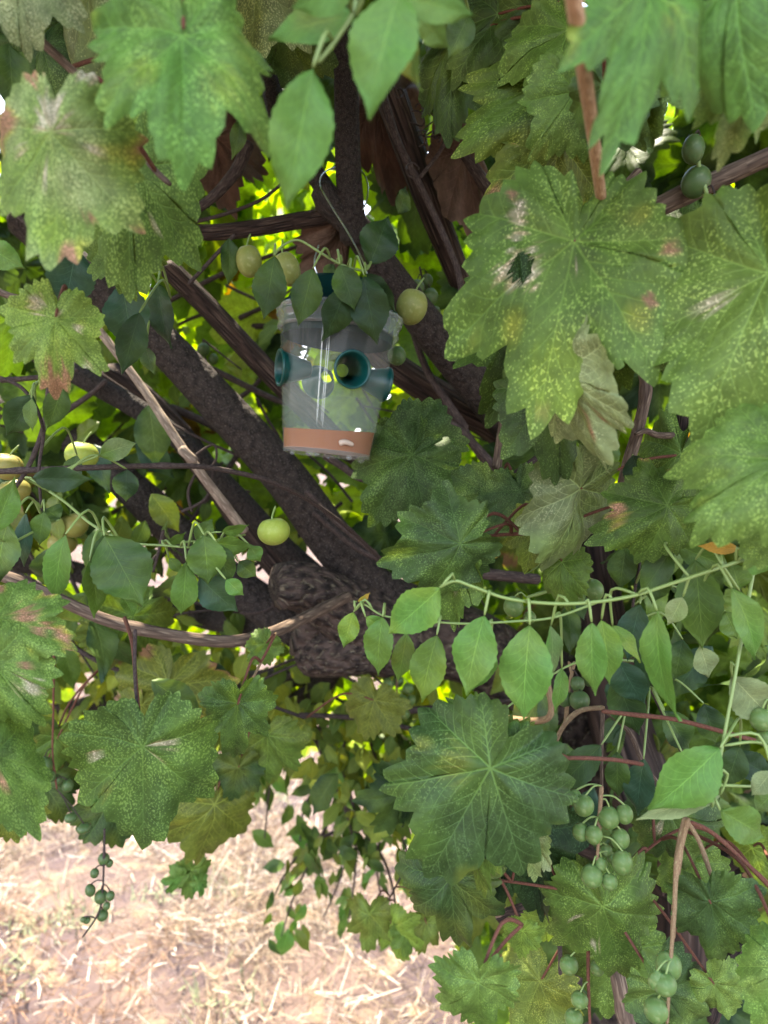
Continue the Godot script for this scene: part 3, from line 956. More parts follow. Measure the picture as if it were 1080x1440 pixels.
# ---------------------------------------------------------------- the vine's wood
func grapevine() -> void:
	var t := thing("grapevine", "woody grapevine with shaggy brown trunk and bare canes at the right", "vine", at(970, 1300, 1.0) * Vector3(1, 0, 1))
	var b := t.position
	stick("trunk", [b + Vector3(0.02, -0.05, 0), b + Vector3(0, 0.5, 0), at(960, 1270, 0.98), at(935, 1200, 0.98), at(870, 1010, 1.05), at(835, 800, 1.08), at(822, 640, 1.1), at(800, 480, 1.1), at(790, 300, 1.05)], 0.055, 0.030, M.vine, t, 18, 0.3, 26.0, 0.0, 0.4)
	stick("arm", px([[960, 1290, 0.98], [1020, 1235, 0.95], [1100, 1180, 0.95]], 1.0), 0.040, 0.026, M.vine, t, 14, 0.3, 30.0, 0.0, 0.4)
	stick("cane", px([[232, 372, 0.86], [300, 440, 0.88], [370, 515, 0.9], [430, 575, 0.92], [500, 640, 0.95], [620, 700, 1.0]], 0.9), 0.0115, 0.0125, M.vine, t, 12, 0.2, 40.0, 0.0, 0.25)
	stick("cane", px([[-20, 800, 0.66], [60, 832, 0.66], [150, 872, 0.67], [240, 893, 0.68], [320, 902, 0.69], [380, 890, 0.72], [430, 868, 0.78], [490, 838, 0.86]], 0.7), 0.0056, 0.0066, M.cane, t, 10, 0.12, 60.0, 0.12)
	stick("cane", px([[-20, 664, 0.6], [90, 659, 0.6], [230, 655, 0.61], [310, 660, 0.64], [400, 685, 0.68], [480, 735, 0.75], [540, 790, 0.85]], 0.6), 0.0024, 0.0022, M.twig, t, 8, 0.15, 90.0, 0.3)
	stick("cane", px([[895, 498, 0.55], [908, 545, 0.55], [897, 605, 0.55], [884, 650, 0.55], [874, 700, 0.55]], 0.5), 0.0036, 0.0052, M.cane, t, 10, 0.12, 70.0, 0.25)
	stick("cane", px([[995, 522, 0.57], [975, 535, 0.57], [962, 575, 0.57], [955, 620, 0.57], [938, 690, 0.57]], 0.57), 0.0050, 0.0072, M.vine, t, 12, 0.1, 70.0, 0.15)
	stick("spur", px([[956, 612, 0.57], [925, 612, 0.55], [908, 606, 0.54], [893, 611, 0.535]], 0.56), 0.003, 0.002, M.cane, t, 8, 0.15, 70.0)
	stick("cane", px([[712, 560, 0.62], [705, 610, 0.62], [698, 660, 0.62]], 0.6), 0.0034, 0.0042, M.cane, t, 8, 0.1, 70.0)
	stick("cane", px([[905, 302, 0.5], [960, 275, 0.49], [1020, 248, 0.48], [1100, 212, 0.46]], 0.5), 0.0068, 0.0056, M.cane, t, 10, 0.1, 70.0, 0.1)
	stick("cane", px([[900, 306, 0.5], [850, 345, 0.54], [800, 400, 0.6]], 0.5), 0.0068, 0.007, M.cane, t, 10, 0.1, 70.0)
	stick("cane", px([[1000, 735, 0.55], [1040, 748, 0.54], [1100, 745, 0.54]], 0.5), 0.0045, 0.005, M.vine, t, 8, 0.15, 70.0)
	stick("cane", px([[740, 1470, 0.85], [775, 1415, 0.85], [805, 1365, 0.86], [850, 1300, 0.95]], 0.85), 0.020, 0.014, M.vine, t, 10, 0.2, 50.0, 0.0, 0.3)
	stick("cane", px([[888, 1470, 0.6], [878, 1420, 0.6], [868, 1370, 0.6], [860, 1320, 0.65]], 0.6), 0.007, 0.005, M.cane, t, 10, 0.12, 60.0, 0.2)
	stick("cane", px([[700, 1290, 0.75], [760, 1272, 0.72], [830, 1262, 0.7], [900, 1245, 0.72]], 0.7), 0.006, 0.006, M.vine, t, 8, 0.12, 60.0)
	stick("cane", px([[765, 1280, 0.62], [785, 1320, 0.62], [788, 1370, 0.64]], 0.62), 0.0022, 0.0018, M.twig, t, 7, 0.12, 60.0)
	stick("cane", px([[700, 1010, 0.8], [770, 1010, 0.75], [770, 960, 0.75]], 0.8), 0.004, 0.003, M.pink_stem, t, 8, 0.12, 60.0)
	stick("cane", px([[760, 1170, 0.8], [830, 1190, 0.85], [900, 1230, 0.95]], 0.8), 0.012, 0.016, M.vine, t, 10, 0.2, 60.0)
	stick("cane", px([[1000, 1440, 0.7], [1030, 1350, 0.72], [1060, 1330, 0.75], [1100, 1310, 0.8]], 0.8), 0.006, 0.008, M.vine, t, 8, 0.2, 60.0)


# ---------------------------------------------------------------- fly trap
func fly_trap() -> void:
	var d := 0.62
	var foot := at(459, 641, d)
	var t := thing("fly_trap", "clear plastic cup fly trap with green lid, green funnels and brown bait liquid", "fly trap", foot)
	t.basis = Basis(view.basis.z.normalized(), deg_to_rad(-2.4)) * Basis(Vector3.RIGHT, deg_to_rad(-5.0))
	var rb := 0.0365
	var rt := 0.0478
	var h := 0.100
	var clear := StandardMaterial3D.new()
	clear.albedo_color = Color(0.93, 0.97, 0.96, 0.06)
	clear.transparency = BaseMaterial3D.TRANSPARENCY_ALPHA
	clear.roughness = 0.04
	clear.metallic_specular = 0.19
	var gloss: StandardMaterial3D = clear.duplicate()
	gloss.metallic_specular = 0.7
	gloss.albedo_color = Color(0.85, 0.90, 0.90, 0.2)
	var film := StandardMaterial3D.new()
	film.albedo_color = Color(0.50, 0.60, 0.52, 0.11)
	film.transparency = BaseMaterial3D.TRANSPARENCY_ALPHA
	film.roughness = 0.5
	var teal := flat_mat(Color(0.004, 0.062, 0.055), 0.32)
	teal.backlight_enabled = true
	teal.backlight = Color(0.1, 0.35, 0.3)
	var hole_y := 0.067
	var r_at := func(y: float) -> float: return lerpf(rb, rt, y / h)
	var holes := []
	for k in 4:
		var a := deg_to_rad(22.0 + 90.0 * k)
		holes.append(Vector3(sin(a), 0, cos(a)) * r_at.call(hole_y) + Vector3(0, hole_y, 0))
	var prof := []
	for i in 41:
		var y := h * i / 40.0
		prof.append(Vector2(r_at.call(y), y))
	var wall := part("cup_wall", lathe(prof, 120, holes, 0.0145), clear, t)
	part("cup_base", lathe([Vector2(0, 0.0042), Vector2(0.028, 0.0040), Vector2(0.0315, 0.0012), Vector2(0.0345, 0.0), Vector2(rb - 0.0003, 0.0022), Vector2(rb, 0.004)], 96), clear, wall)
	part("rim", lathe([Vector2(rt, h + 0.0005), Vector2(rt + 0.0026, h + 0.0015), Vector2(rt + 0.0030, h + 0.0030), Vector2(rt + 0.0022, h + 0.0045), Vector2(rt + 0.0026, h + 0.0100), Vector2(rt + 0.0044, h + 0.0112), Vector2(rt + 0.0046, h + 0.0128), Vector2(rt + 0.0034, h + 0.0140), Vector2(rt + 0.0038, h + 0.0150), Vector2(rt + 0.0054, h + 0.0158), Vector2(rt + 0.0056, h + 0.0176), Vector2(rt + 0.0036, h + 0.0186), Vector2(rt + 0.0010, h + 0.0168)], 96), gloss, wall)
	for q in [[-9.0, 0.022, 0.098, 0.0007], [-2.0, 0.020, 0.090, 0.0005], [-4.0, 0.024, 0.086, 0.0004]]:
		var a := deg_to_rad(q[0] - 1.0)
		var sm := begin()
		var dir := Vector3(sin(a), 0, cos(a))
		tube(sm, path([dir * r_at.call(q[1]) + Vector3(0, q[1], 0), dir * r_at.call(q[2]) + Vector3(0, q[2], 0)], 0.01), q[3], q[3], 8)
		part("seam", done(sm), gloss, wall)
	part("mist_film", lathe([Vector2(rb - 0.0012, 0.018), Vector2(r_at.call(0.03) - 0.0012, 0.03), Vector2(r_at.call(0.056) - 0.0012, 0.056)], 96), film, wall)
	# liquid, level while the cup leans
	var juice := flat_mat(Color(0.27, 0.092, 0.025), 0.3)
	juice.albedo_color.a = 0.80
	juice.metallic_specular = 0.2
	juice.transparency = BaseMaterial3D.TRANSPARENCY_ALPHA
	var ls := begin()
	ls.set_smooth_group(-1)
	var up: Vector3 = t.basis.inverse() * Vector3.UP
	var rings := []
	for i in 8:
		var ring := []
		for k in 72:
			var a := TAU * k / 72.0
			var dir := Vector3(sin(a), 0, cos(a))
			var q := dir * rb
			var top := (0.0215 - up.x * q.x - up.z * q.z) / up.y
			var y := lerpf(0.0034, top, maxf(i - 1, 0) / 6.0)
			ring.append(dir * (r_at.call(y) - 0.0009 if i > 0 else 0.0001) + Vector3(0, y, 0))
		rings.append(ring)
	for k in 72:
		var k2 := (k + 1) % 72
		for i in 7:
			for v in [rings[i][k], rings[i + 1][k], rings[i][k2], rings[i][k2], rings[i + 1][k], rings[i + 1][k2]]: ls.add_vertex(v)
		for v in [rings[7][k], Vector3(0, 0.0215 / up.y, 0), rings[7][k2]]: ls.add_vertex(v)
	part("bait_liquid", done(ls), juice, t)
	# pale lump of bait against the wall
	var st := begin()
	tube(st, path([Vector3(0.012, 0.009, 0.0355), Vector3(0.017, 0.0105, 0.0345), Vector3(0.023, 0.009, 0.031)], 0.0015), 0.0022, 0.0016, 8, 0.6, 300.0)
	part("bait", done(st), flat_mat(Color(0.48, 0.38, 0.30), 0.5), t)
	# four funnels
	for k in 4:
		var o: Vector3 = holes[k]
		var a := deg_to_rad(22.0 + 90.0 * k)
		var outward := Vector3(sin(a), -0.09, cos(a)).normalized()
		var x := Vector3.UP.cross(outward).normalized()
		var bs := Basis(x, outward, x.cross(outward))
		var fm := lathe([Vector2(0.0052, -0.024), Vector2(0.0064, -0.0232), Vector2(0.0120, -0.006), Vector2(0.0138, 0.0), Vector2(0.0152, 0.0012), Vector2(0.0150, 0.0028), Vector2(0.0136, 0.0030), Vector2(0.0126, 0.001), Vector2(0.0110, -0.006), Vector2(0.0052, -0.024)], 40)
		part("funnel", fm, teal, t, Transform3D(bs, o + outward * 0.0006))
	var lid_mat := flat_mat(Color(0.001, 0.016, 0.014), 0.6)
	lid_mat.metallic_specular = 0.22
	var lid := part("lid", lathe([Vector2(0.0455, h - 0.004), Vector2(0.0462, h + 0.015), Vector2(0.0488, h + 0.019), Vector2(0.0486, h + 0.022), Vector2(0.0450, h + 0.024), Vector2(0.0400, h + 0.038), Vector2(0.0370, h + 0.0415), Vector2(0.012, h + 0.043), Vector2(0, h + 0.043)], 80), lid_mat, t)
	for k in 5:
		var a := deg_to_rad([-52.0, -20.0, -11.0, 38.0, 120.0][k])
		part("water_drop", fruit_mesh(0.0022 + 0.0007 * (k % 3), 0.0018 + 0.0004 * (k % 2), 0.0, 14), clear, t, Transform3D(Basis(), Vector3(sin(a) * 0.033, -0.0010, cos(a) * 0.033)))
	# wire
	var steel := flat_mat(Color(0.62, 0.64, 0.66), 0.28, 1.0)
	var inv := t.transform.affine_inverse()
	var loop := []
	for p in [[517, 398, 0.62], [516, 385, 0.62], [508, 362, 0.625], [488, 325, 0.64], [463, 285, 0.655], [451, 262, 0.665], [452, 248, 0.68], [464, 238, 0.70], [485, 234, 0.715], [505, 238, 0.705], [516, 254, 0.69], [517, 275, 0.675], [511, 295, 0.67]]:
		loop.append(inv * at(p[0], p[1], p[2]))
	st = begin()
	tube(st, path(loop, 0.003), 0.00072, 0.00072, 8)
	part("wire_hook", done(st), steel, t)
	loop = []
	for p in [[461, 408, 0.615], [455, 398, 0.612], [446, 385, 0.61], [442, 368, 0.61], [448, 345, 0.615]]:
		loop.append(inv * at(p[0], p[1], p[2]))
	st = begin()
	tube(st, path(loop, 0.003), 0.00072, 0.00072, 8)
	part("wire_hook", done(st), steel, t)


# ---------------------------------------------------------------- vine shoots with their leaves
func vine_shoots() -> void:
	var g := "leafy vine shoots"
	var s := shoot("vine_shoot", "vine shoot at the upper left corner with mealy, brown-edged leaves", "vine shoot", px([[-60, -40], [60, 60], [150, 150], [210, 230], [240, 260]], 0.40), 0.003, 0.0016, M.cane, g)
	leaf(s, "grape", 74, 188, 78, 374, 0.325, {"td": 0.01, "roll": 26, "wide": 0.78, "c": "light", "c2": "pale", "tex": 0, "yel": 0.32, "burn": 0.12, "arch": 0.5, "bend": -0.16, "wave": 0.12, "lobes": 0.12, "spots": [[-0.02, -0.15, 0.2, "tan"], [-0.30, -0.50, 0.14, "brown"], [0.30, -0.50, 0.12, "tan"], [-0.35, 0.1, 0.08, "tan"], [-0.1, 0.32, 0.05, "tan"], [0.36, 0.1, 0.07, "tan"], [0.33, 0.62, 0.06, "brown"], [0.0, 0.75, 0.15, "lime"]]})
	leaf(s, "grape", 186, 232, 176, 408, 0.42, {"roll": 12, "wide": 0.68, "c": "mid", "c2": "light", "tex": 0, "wave": 0.12, "spots": [[0.3, 0.45, 0.05, "tan"]]})
	leaf(s, "grape", 205, 165, 185, 250, 0.45, {"roll": -15, "wide": 0.8, "c": "lime", "yel": 0.5, "burn": 0.25, "tex": 0})
	leaf(s, "grape", 170, 330, 182, 408, 0.46, {"roll": 10, "wide": 0.9, "c": "mid", "tex": 0})
	leaf(s, "grape", 25, -55, 30, 52, 0.36, {"roll": 10, "wide": 1.0, "c": "grey", "c2": "pale", "tex": 0, "arch": 0.3})
	leaf(s, "grape", 130, -20, 112, 136, 0.46, {"roll": 60, "wide": 0.7, "c": "grey", "c2": "olive", "tex": 1, "yel": 0.2})
	leaf(s, "grape", 62, 70, 84, 160, 0.5, {"roll": 10, "c": "deep", "tex": 1, "stalk": false})
	leaf(s, "grape", 20, 20, 40, 110, 0.52, {"roll": -20, "c": "dark", "tex": 1, "stalk": false})
	leaf(s, "grape", 365, -30, 345, 75, 0.52, {"roll": 20, "c": "grey", "c2": "olive", "tex": 0, "yel": 0.2, "stalk": false})
	leaf(s, "grape", 400, 30, 420, 120, 0.62, {"roll": -20, "c": "dark", "c2": "olive", "tex": 1, "stalk": false})
	leaf(s, "grape", 178, -30, 150, 60, 0.5, {"roll": -30, "c": "grey", "tex": 1})

	s = shoot("vine_shoot", "vine shoot over the top left with one large, soft green leaf yellowing between veins", "vine shoot", px([[190, -120], [240, -50], [268, 10], [290, 40]], 0.33), 0.003, 0.0016, M.cane, g)
	leaf(s, "grape", 258, 42, 262, 216, 0.30, {"td": -0.01, "roll": -6, "wide": 0.80, "c": "fresh", "c2": "light", "tex": 1, "yel": 0.38, "lobes": 0.14, "arch": 0.2, "spots": [[0.38, 0.42, 0.16, "lime"], [-0.35, 0.34, 0.13, "lime"]]})

	s = shoot("vine_shoot", "vine shoot at the left holding the leaf with a scorched brown tip", "vine shoot", px([[-60, 380], [10, 415], [70, 425], [100, 450]], 0.46), 0.0025, 0.0016, M.cane, g)
	leaf(s, "grape", 78, 446, 74, 550, 0.41, {"roll": 6, "wide": 0.80, "c": "light", "c2": "lime", "tex": 0, "lobes": 0.2, "yel": 0.25, "sinus": 0.2, "spots": [[0.0, 0.92, 0.36, "brown"], [-0.3, -0.18, 0.14, "tan"], [0.02, -0.05, 0.05, "tan"], [-0.18, 0.02, 0.05, "tan"], [0.35, 0.1, 0.06, "tan"], [0.52, 0.62, 0.08, "tan"]]})

	# upper right
	s = shoot("vine_shoot", "vine shoot at the top right with broad blurred leaves close to the eye", "vine shoot", px([[780, -90], [860, -60], [960, -40], [1040, 20], [1075, 40], [1060, 85], [1082, 140]], 0.30), 0.003, 0.0022, M.cane, g)
	leaf(s, "grape", 928, -44, 900, 166, 0.27, {"roll": -28, "td": -0.01, "wide": 0.55, "c": "fresh", "c2": "mid", "tex": 2, "lobes": 0.2, "tooth": 1.3, "yel": 0.12})
	leaf(s, "grape", 1035, -40, 1040, 150, 0.29, {"roll": 20, "wide": 0.9, "c": "fresh", "c2": "light", "tex": 2})
	leaf(s, "grape", 1055, 90, 1030, 212, 0.33, {"roll": -20, "wide": 0.55, "c": "light", "c2": "pale", "tex": 1, "yel": 0.2})
	leaf(s, "grape", 905, 90, 905, 192, 0.42, {"roll": 15, "wide": 0.9, "c": "dark", "tex": 1})
	leaf(s, "grape", 850, 120, 895, 205, 0.42, {"roll": 15, "wide": 0.9, "c": "dark", "tex": 1})

	s = shoot("vine_shoot", "vine shoot at the upper right with dark overlapping leaves beside the tan stick", "vine shoot", px([[880, 20], [830, 60], [800, 130], [795, 210], [800, 280]], 0.52), 0.0028, 0.0016, M.cane, g)
	leaf(s, "grape", 800, 40, 765, 145, 0.47, {"roll": 10, "wide": 1.0, "c": "mid", "tex": 1})
	leaf(s, "grape", 780, 118, 655, 196, 0.49, {"roll": 14, "wide": 0.75, "c": "mid", "c2": "olive", "tex": 1})
	leaf(s, "grape", 812, 125, 762, 205, 0.46, {"roll": -5, "wide": 0.9, "c": "mid", "tex": 1, "spots": [[0.1, 0.95, 0.15, "olive"]]})
	leaf(s, "grape", 790, 195, 695, 262, 0.5, {"roll": 10, "wide": 0.9, "c": "olive", "c2": "mid", "tex": 2, "burn": 0.1, "spots": [[-0.3, 0.4, 0.12, "tan"]]})
	leaf(s, "grape", 700, 20, 640, 100, 0.56, {"roll": 20, "wide": 0.9, "c": "dark", "tex": 2})
	leaf(s, "grape", 760, 10, 700, 60, 0.55, {"roll": 20, "wide": 0.9, "c": "dark", "tex": 2})
	leaf(s, "grape", 640, 60, 615, 180, 0.58, {"roll": 30, "wide": 0.7, "c": "dark", "tex": 2})

	s = shoot("vine_shoot", "vine shoot carrying the large pale-flecked leaf with a brown-edged hole, right of the trap", "vine shoot", px([[900, 240], [850, 290], [820, 310], [800, 420], [790, 520], [770, 560]], 0.47), 0.003, 0.0018, M.cane, g)
	leaf(s, "grape", 808, 340, 756, 572, 0.40, {"roll": 4, "td": -0.015, "wide": 0.80, "c": "mid", "c2": "light", "tex": 1, "lobes": 0.15, "sinus": 0.16, "arch": 0.14, "wave": 0.09, "yel": 0.2, "holes": [[-0.33, 0.20, 0.075, 0.10]],
		"spots": [[-0.33, 0.20, 0.155, "tan"], [-0.40, 0.0, 0.06, "tan"], [-0.43, -0.12, 0.07, "tan"], [-0.5, -0.2, 0.05, "brown"], [0.60, 0.24, 0.06, "brown"], [0.66, -0.05, 0.07, "brown"], [0.05, 0.12, 0.03, "tan"], [0.02, 0.93, 0.06, "brown"], [0.1, 0.75, 0.24, "lime"]], "label": "big flecked leaf with a brown-edged hole"})
	leaf(s, "grape", 795, 522, 818, 664, 0.415, {"roll": 58, "wide": 0.75, "c": "pale", "c2": "grey", "tex": 2, "lobes": 0.06, "arch": 0.1, "spots": [[0.06, 0.42, 0.09, "brown"], [0.06, 0.6, 0.1, "brown"], [0.3, 0.5, 0.06, "brown"]], "label": "pale leaf hanging edgewise with its underside out"})
	leaf(s, "grape", 772, 545, 792, 676, 0.46, {"roll": -12, "wide": 0.72, "c": "dark", "c2": "mid", "tex": 1})
	leaf(s, "grape", 745, 430, 700, 590, 0.5, {"roll": -12, "wide": 0.72, "c": "dark", "c2": "mid", "tex": 1})
	leaf(s, "grape", 880, 440, 860, 545, 0.44, {"roll": 12, "wide": 0.8, "c": "mid", "c2": "light", "tex": 1})
	leaf(s, "grape", 800, 420, 860, 520, 0.45, {"roll": 2, "wide": 0.8, "c": "mid", "c2": "light", "tex": 1})

	s = shoot("vine_shoot", "vine shoot at the right edge with wide, white-flecked leaves", "vine shoot", px([[1180, 250], [1140, 330], [1120, 460], [1130, 600], [1110, 700]], 0.42), 0.003, 0.002, M.cane, g)
	leaf(s, "grape", 1082, 385, 985, 606, 0.37, {"roll": 8, "wide": 0.92, "c": "light", "c2": "mid", "tex": 1, "arch": 0.16, "lobes": 0.12, "yel": 0.18, "spots": [[-0.28, 0.22, 0.06, "tan"], [-0.2, 0.2, 0.05, "tan"]], "label": "largest leaf at the edge, flecked with white"})
	leaf(s, "grape", 1105, 640, 982, 742, 0.35, {"roll": 14, "wide": 0.85, "c": "mid", "c2": "light", "tex": 1, "yel": 0.22})
	leaf(s, "grape", 1085, 520, 1010, 640, 0.42, {"roll": -10, "wide": 0.8, "c": "mid", "tex": 1, "yel": 0.2})
	leaf(s, "grape", 1110, 720, 1050, 790, 0.4, {"roll": 10, "wide": 0.9, "c": "mid", "tex": 1})
	leaf(s, "grape", 985, 330, 925, 425, 0.6, {"roll": -15, "wide": 0.8, "c": "dark", "tex": 2})

	# centre, below the trap
	s = shoot("vine_shoot", "shaded vine shoot under the trap with dark, dusty leaves", "vine shoot", px([[760, 640], [700, 680], [640, 690], [570, 640], [520, 620]], 0.66), 0.003, 0.0018, M.twig, g)
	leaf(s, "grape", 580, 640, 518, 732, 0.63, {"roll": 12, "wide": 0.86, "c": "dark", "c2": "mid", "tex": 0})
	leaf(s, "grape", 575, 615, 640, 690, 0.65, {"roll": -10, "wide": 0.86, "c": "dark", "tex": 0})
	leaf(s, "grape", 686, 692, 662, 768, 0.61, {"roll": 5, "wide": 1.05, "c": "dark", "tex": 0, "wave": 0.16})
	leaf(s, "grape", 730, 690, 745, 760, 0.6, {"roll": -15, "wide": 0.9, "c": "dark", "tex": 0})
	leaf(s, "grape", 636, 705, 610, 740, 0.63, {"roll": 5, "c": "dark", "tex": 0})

	s = shoot("vine_shoot", "vine shoot in the centre with the torn, half-turned leaf above the pale green stem", "vine shoot", px([[760, 750], [705, 752], [668, 757], [645, 762]], 0.53), 0.0015, 0.0012, M.red_stem, g)
	leaf(s, "grape", 645, 762, 541, 806, 0.50, {"roll": -18, "wide": 0.78, "c": "dark", "c2": "mid", "tex": 1, "arch": 0.25, "sinus": 0.2, "spots": [[-0.1, 0.75, 0.13, "lime"]]})
	leaf(s, "grape", 640, 768, 622, 882, 0.52, {"roll": 24, "wide": 0.46, "c": "mid", "tex": 1, "spots": [[0.1, 0.5, 0.06, "tan"]]})
	leaf(s, "grape", 818, 688, 768, 806, 0.50, {"roll": -48, "wide": 0.85, "c": "grey", "c2": "light", "tex": 2, "lobes": 0.05, "arch": 0.1, "label": "pale folded leaf, cut straight along its midrib"})
	leaf(s, "grape", 760, 735, 735, 802, 0.56, {"roll": 10, "wide": 0.7, "c": "olive", "c2": "lime", "tex": 2})
	leaf(s, "grape", 790, 790, 785, 860, 0.56, {"roll": 30, "wide": 0.7, "c": "mid", "tex": 2})
	leaf(s, "grape", 935, 712, 842, 762, 0.48, {"roll": -6, "wide": 0.80, "c": "mid", "c2": "dark", "tex": 1, "burn": 0.08, "spots": [[-0.28, 0.62, 0.13, "brown"]]})
	leaf(s, "grape", 960, 640, 920, 760, 0.56, {"roll": 16, "wide": 0.7, "c": "mid", "tex": 1})

	# lower middle and right
	s = shoot("vine_shoot", "red-stalked vine shoot with the biggest hanging leaf of the lower middle", "vine shoot", px([[905, 1075], [860, 1068], [800, 1066], [745, 1072], [692, 1078]], 0.47), 0.0014, 0.0012, M.red_stem, g)
	leaf(s, "grape", 690, 1080, 600, 1246, 0.455, {"roll": -4, "td": -0.01, "wide": 0.90, "c": "dark", "c2": "mid", "tex": 2, "lobes": 0.15, "arch": 0.18, "wave": 0.11, "sinus": 0.1, "yel": 0.15, "spots": [[-0.28, 0.12, 0.05, "brown"], [-0.28, 0.12, 0.14, "olive"], [0.3, 0.85, 0.10, "olive"]], "label": "big dark leaf whose pale veins fan from a red stalk"})
	leaf(s, "grape", 690, 1085, 770, 1185, 0.465, {"roll": 10, "wide": 0.8, "c": "mid", "c2": "fresh", "tex": 2})
	leaf(s, "grape", 670, 1160, 668, 1275, 0.475, {"roll": 20, "wide": 0.4, "c": "mid", "c2": "olive", "tex": 2, "yel": 0.25})
	leaf(s, "grape", 705, 1040, 745, 1100, 0.55, {"roll": 30, "wide": 0.9, "c": "mid", "c2": "olive", "tex": 2})
	leaf(s, "grape", 680, 1035, 636, 985, 0.50, {"roll": 10, "wide": 0.8, "c": "mid", "tex": 1})

	s = shoot("vine_shoot", "vine shoot behind the biggest hanging leaf, its leaves dark and pointed", "vine shoot", px([[860, 1255], [790, 1250], [720, 1240], [640, 1232], [600, 1235]], 0.53), 0.0012, 0.0010, M.red_stem, g)
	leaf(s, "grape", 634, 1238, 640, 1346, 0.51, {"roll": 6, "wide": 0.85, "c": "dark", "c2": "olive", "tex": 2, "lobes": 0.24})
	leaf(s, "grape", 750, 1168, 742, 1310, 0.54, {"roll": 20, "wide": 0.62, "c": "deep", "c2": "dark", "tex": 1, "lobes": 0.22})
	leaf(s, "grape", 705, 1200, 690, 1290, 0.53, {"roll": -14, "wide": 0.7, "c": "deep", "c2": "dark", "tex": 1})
	leaf(s, "grape", 745, 1180, 742, 1240, 0.50, {"roll": 40, "wide": 0.5, "c": "pale", "tex": 2})
	leaf(s, "grape", 735, 1308, 730, 1350, 0.52, {"roll": 0, "wide": 0.85, "c": "lime", "c2": "mid", "tex": 2})
	leaf(s, "grape", 765, 1290, 790, 1330, 0.6, {"roll": 0, "wide": 1.1, "c": "lime", "tex": 2})

	s = shoot("vine_shoot", "vine shoot at the bottom with one saw-toothed leaf on a dark red stalk", "vine shoot", px([[735, 1300], [712, 1322], [690, 1350], [674, 1378]], 0.47), 0.0013, 0.0010, M.red_stem, g)
	leaf(s, "grape", 673, 1380, 672, 1466, 0.44, {"roll": 0, "wide": 0.86, "c": "mid", "c2": "light", "tex": 1, "tooth": 1.35, "lobes": 0.12, "sinus": 0.2})

	s = shoot("vine_shoot", "vine shoot at the lower right with thin, worm-marked leaves among the grapes", "vine shoot", px([[1100, 1260], [1040, 1205], [985, 1165], [930, 1180], [850, 1250]], 0.56), 0.0013, 0.0010, M.red_stem, g)
	leaf(s, "grape", 845, 1264, 885, 1392, 0.52, {"roll": 0, "wide": 0.80, "c": "mid", "c2": "light", "tex": 1, "lobes": 0.12, "yel": 0.15, "spots": [[-0.25, 0.5, 0.05, "tan"], [-0.1, 0.42, 0.06, "tan"], [-0.42, 0.2, 0.05, "tan"]]})
	leaf(s, "grape", 850, 1262, 800, 1330, 0.54, {"roll": 0, "wide": 0.80, "c": "mid", "c2": "light", "tex": 1})
	leaf(s, "grape", 1000, 1272, 1018, 1372, 0.47, {"roll": 4, "wide": 0.78, "c": "dark", "c2": "mid", "tex": 1, "lobes": 0.14})
	leaf(s, "grape", 940, 1140, 985, 1232, 0.60, {"roll": 10, "wide": 0.8, "c": "dark", "tex": 1, "spots": [[-0.3, 0.2, 0.1, "tan"]]})
	leaf(s, "grape", 970, 1210, 950, 1300, 0.62, {"roll": 10, "wide": 0.6, "c": "mid", "c2": "light", "tex": 1})
	leaf(s, "grape", 1110, 1360, 1052, 1440, 0.42, {"roll": 6, "wide": 0.8, "c": "light", "c2": "fresh", "tex": 1})
	leaf(s, "grape", 930, 1390, 1000, 1450, 0.5, {"roll": 6, "wide": 0.8, "c": "dark", "tex": 1})
	leaf(s, "grape", 1005, 1385, 1040, 1440, 0.5, {"roll": 6, "wide": 0.8, "c": "light", "tex": 1})
	leaf(s, "grape", 860, 1330, 850, 1440, 0.66, {"roll": 6, "wide": 0.9, "c": "mid", "tex": 1})
	leaf(s, "grape", 760, 1380, 720, 1460, 0.66, {"roll": 6, "wide": 0.9, "c": "olive", "tex": 1})
	leaf(s, "grape", 1060, 1190, 1075, 1260, 0.75, {"roll": 30, "wide": 0.9, "c": "lime", "tex": 2})

	# lower left
	s = shoot("vine_shoot", "vine shoot hanging low at the left with one rounded leaf on a straight red stalk", "vine shoot", px([[175, 868, 0.62], [186, 905, 0.58], [192, 970, 0.53], [200, 1046, 0.505]], 0.5), 0.0018, 0.0013, M.red_stem, g)
	leaf(s, "grape", 201, 1050, 200, 1202, 0.50, {"roll": 4, "wide": 0.86, "c": "mid", "c2": "dark", "tex": 0, "lobes": 0.08, "sinus": 0.22, "arch": 0.3, "bend": 0.2, "spots": [[-0.5, 0.1, 0.07, "tan"], [0.2, 0.02, 0.1, "tan"], [-0.4, 0.45, 0.06, "olive"]], "stalk": false, "label": "rounded mealy leaf on a straight red stalk"})

	s = shoot("vine_shoot", "vine shoot below the fork with a small leaf on a thin pink stalk", "vine shoot", px([[388, 890, 0.66], [372, 922, 0.63], [352, 960, 0.6], [334, 990, 0.585]], 0.6), 0.0012, 0.0010, M.pink_stem, g)
	leaf(s, "grape", 334, 992, 326, 1072, 0.58, {"roll": 4, "wide": 0.84, "c": "mid", "c2": "dark", "tex": 1, "lobes": 0.26})
	leaf(s, "grape", 374, 905, 350, 935, 0.67, {"roll": 4, "wide": 0.8, "c": "mid", "tex": 1})

	s = shoot("vine_shoot", "vine shoot at the lower left edge with mealy leaves blotched brown", "vine shoot", px([[-80, 780], [-40, 860], [-30, 960], [-40, 1060]], 0.48), 0.0026, 0.0018, M.cane, g)
	leaf(s, "grape", 0, 870, 96, 905, 0.43, {"roll": -6, "wide": 0.78, "c": "mid", "c2": "light", "tex": 0, "burn": 0.05, "spots": [[0.25, 0.25, 0.17, "brown"], [0.12, 0.55, 0.15, "brown"]]})
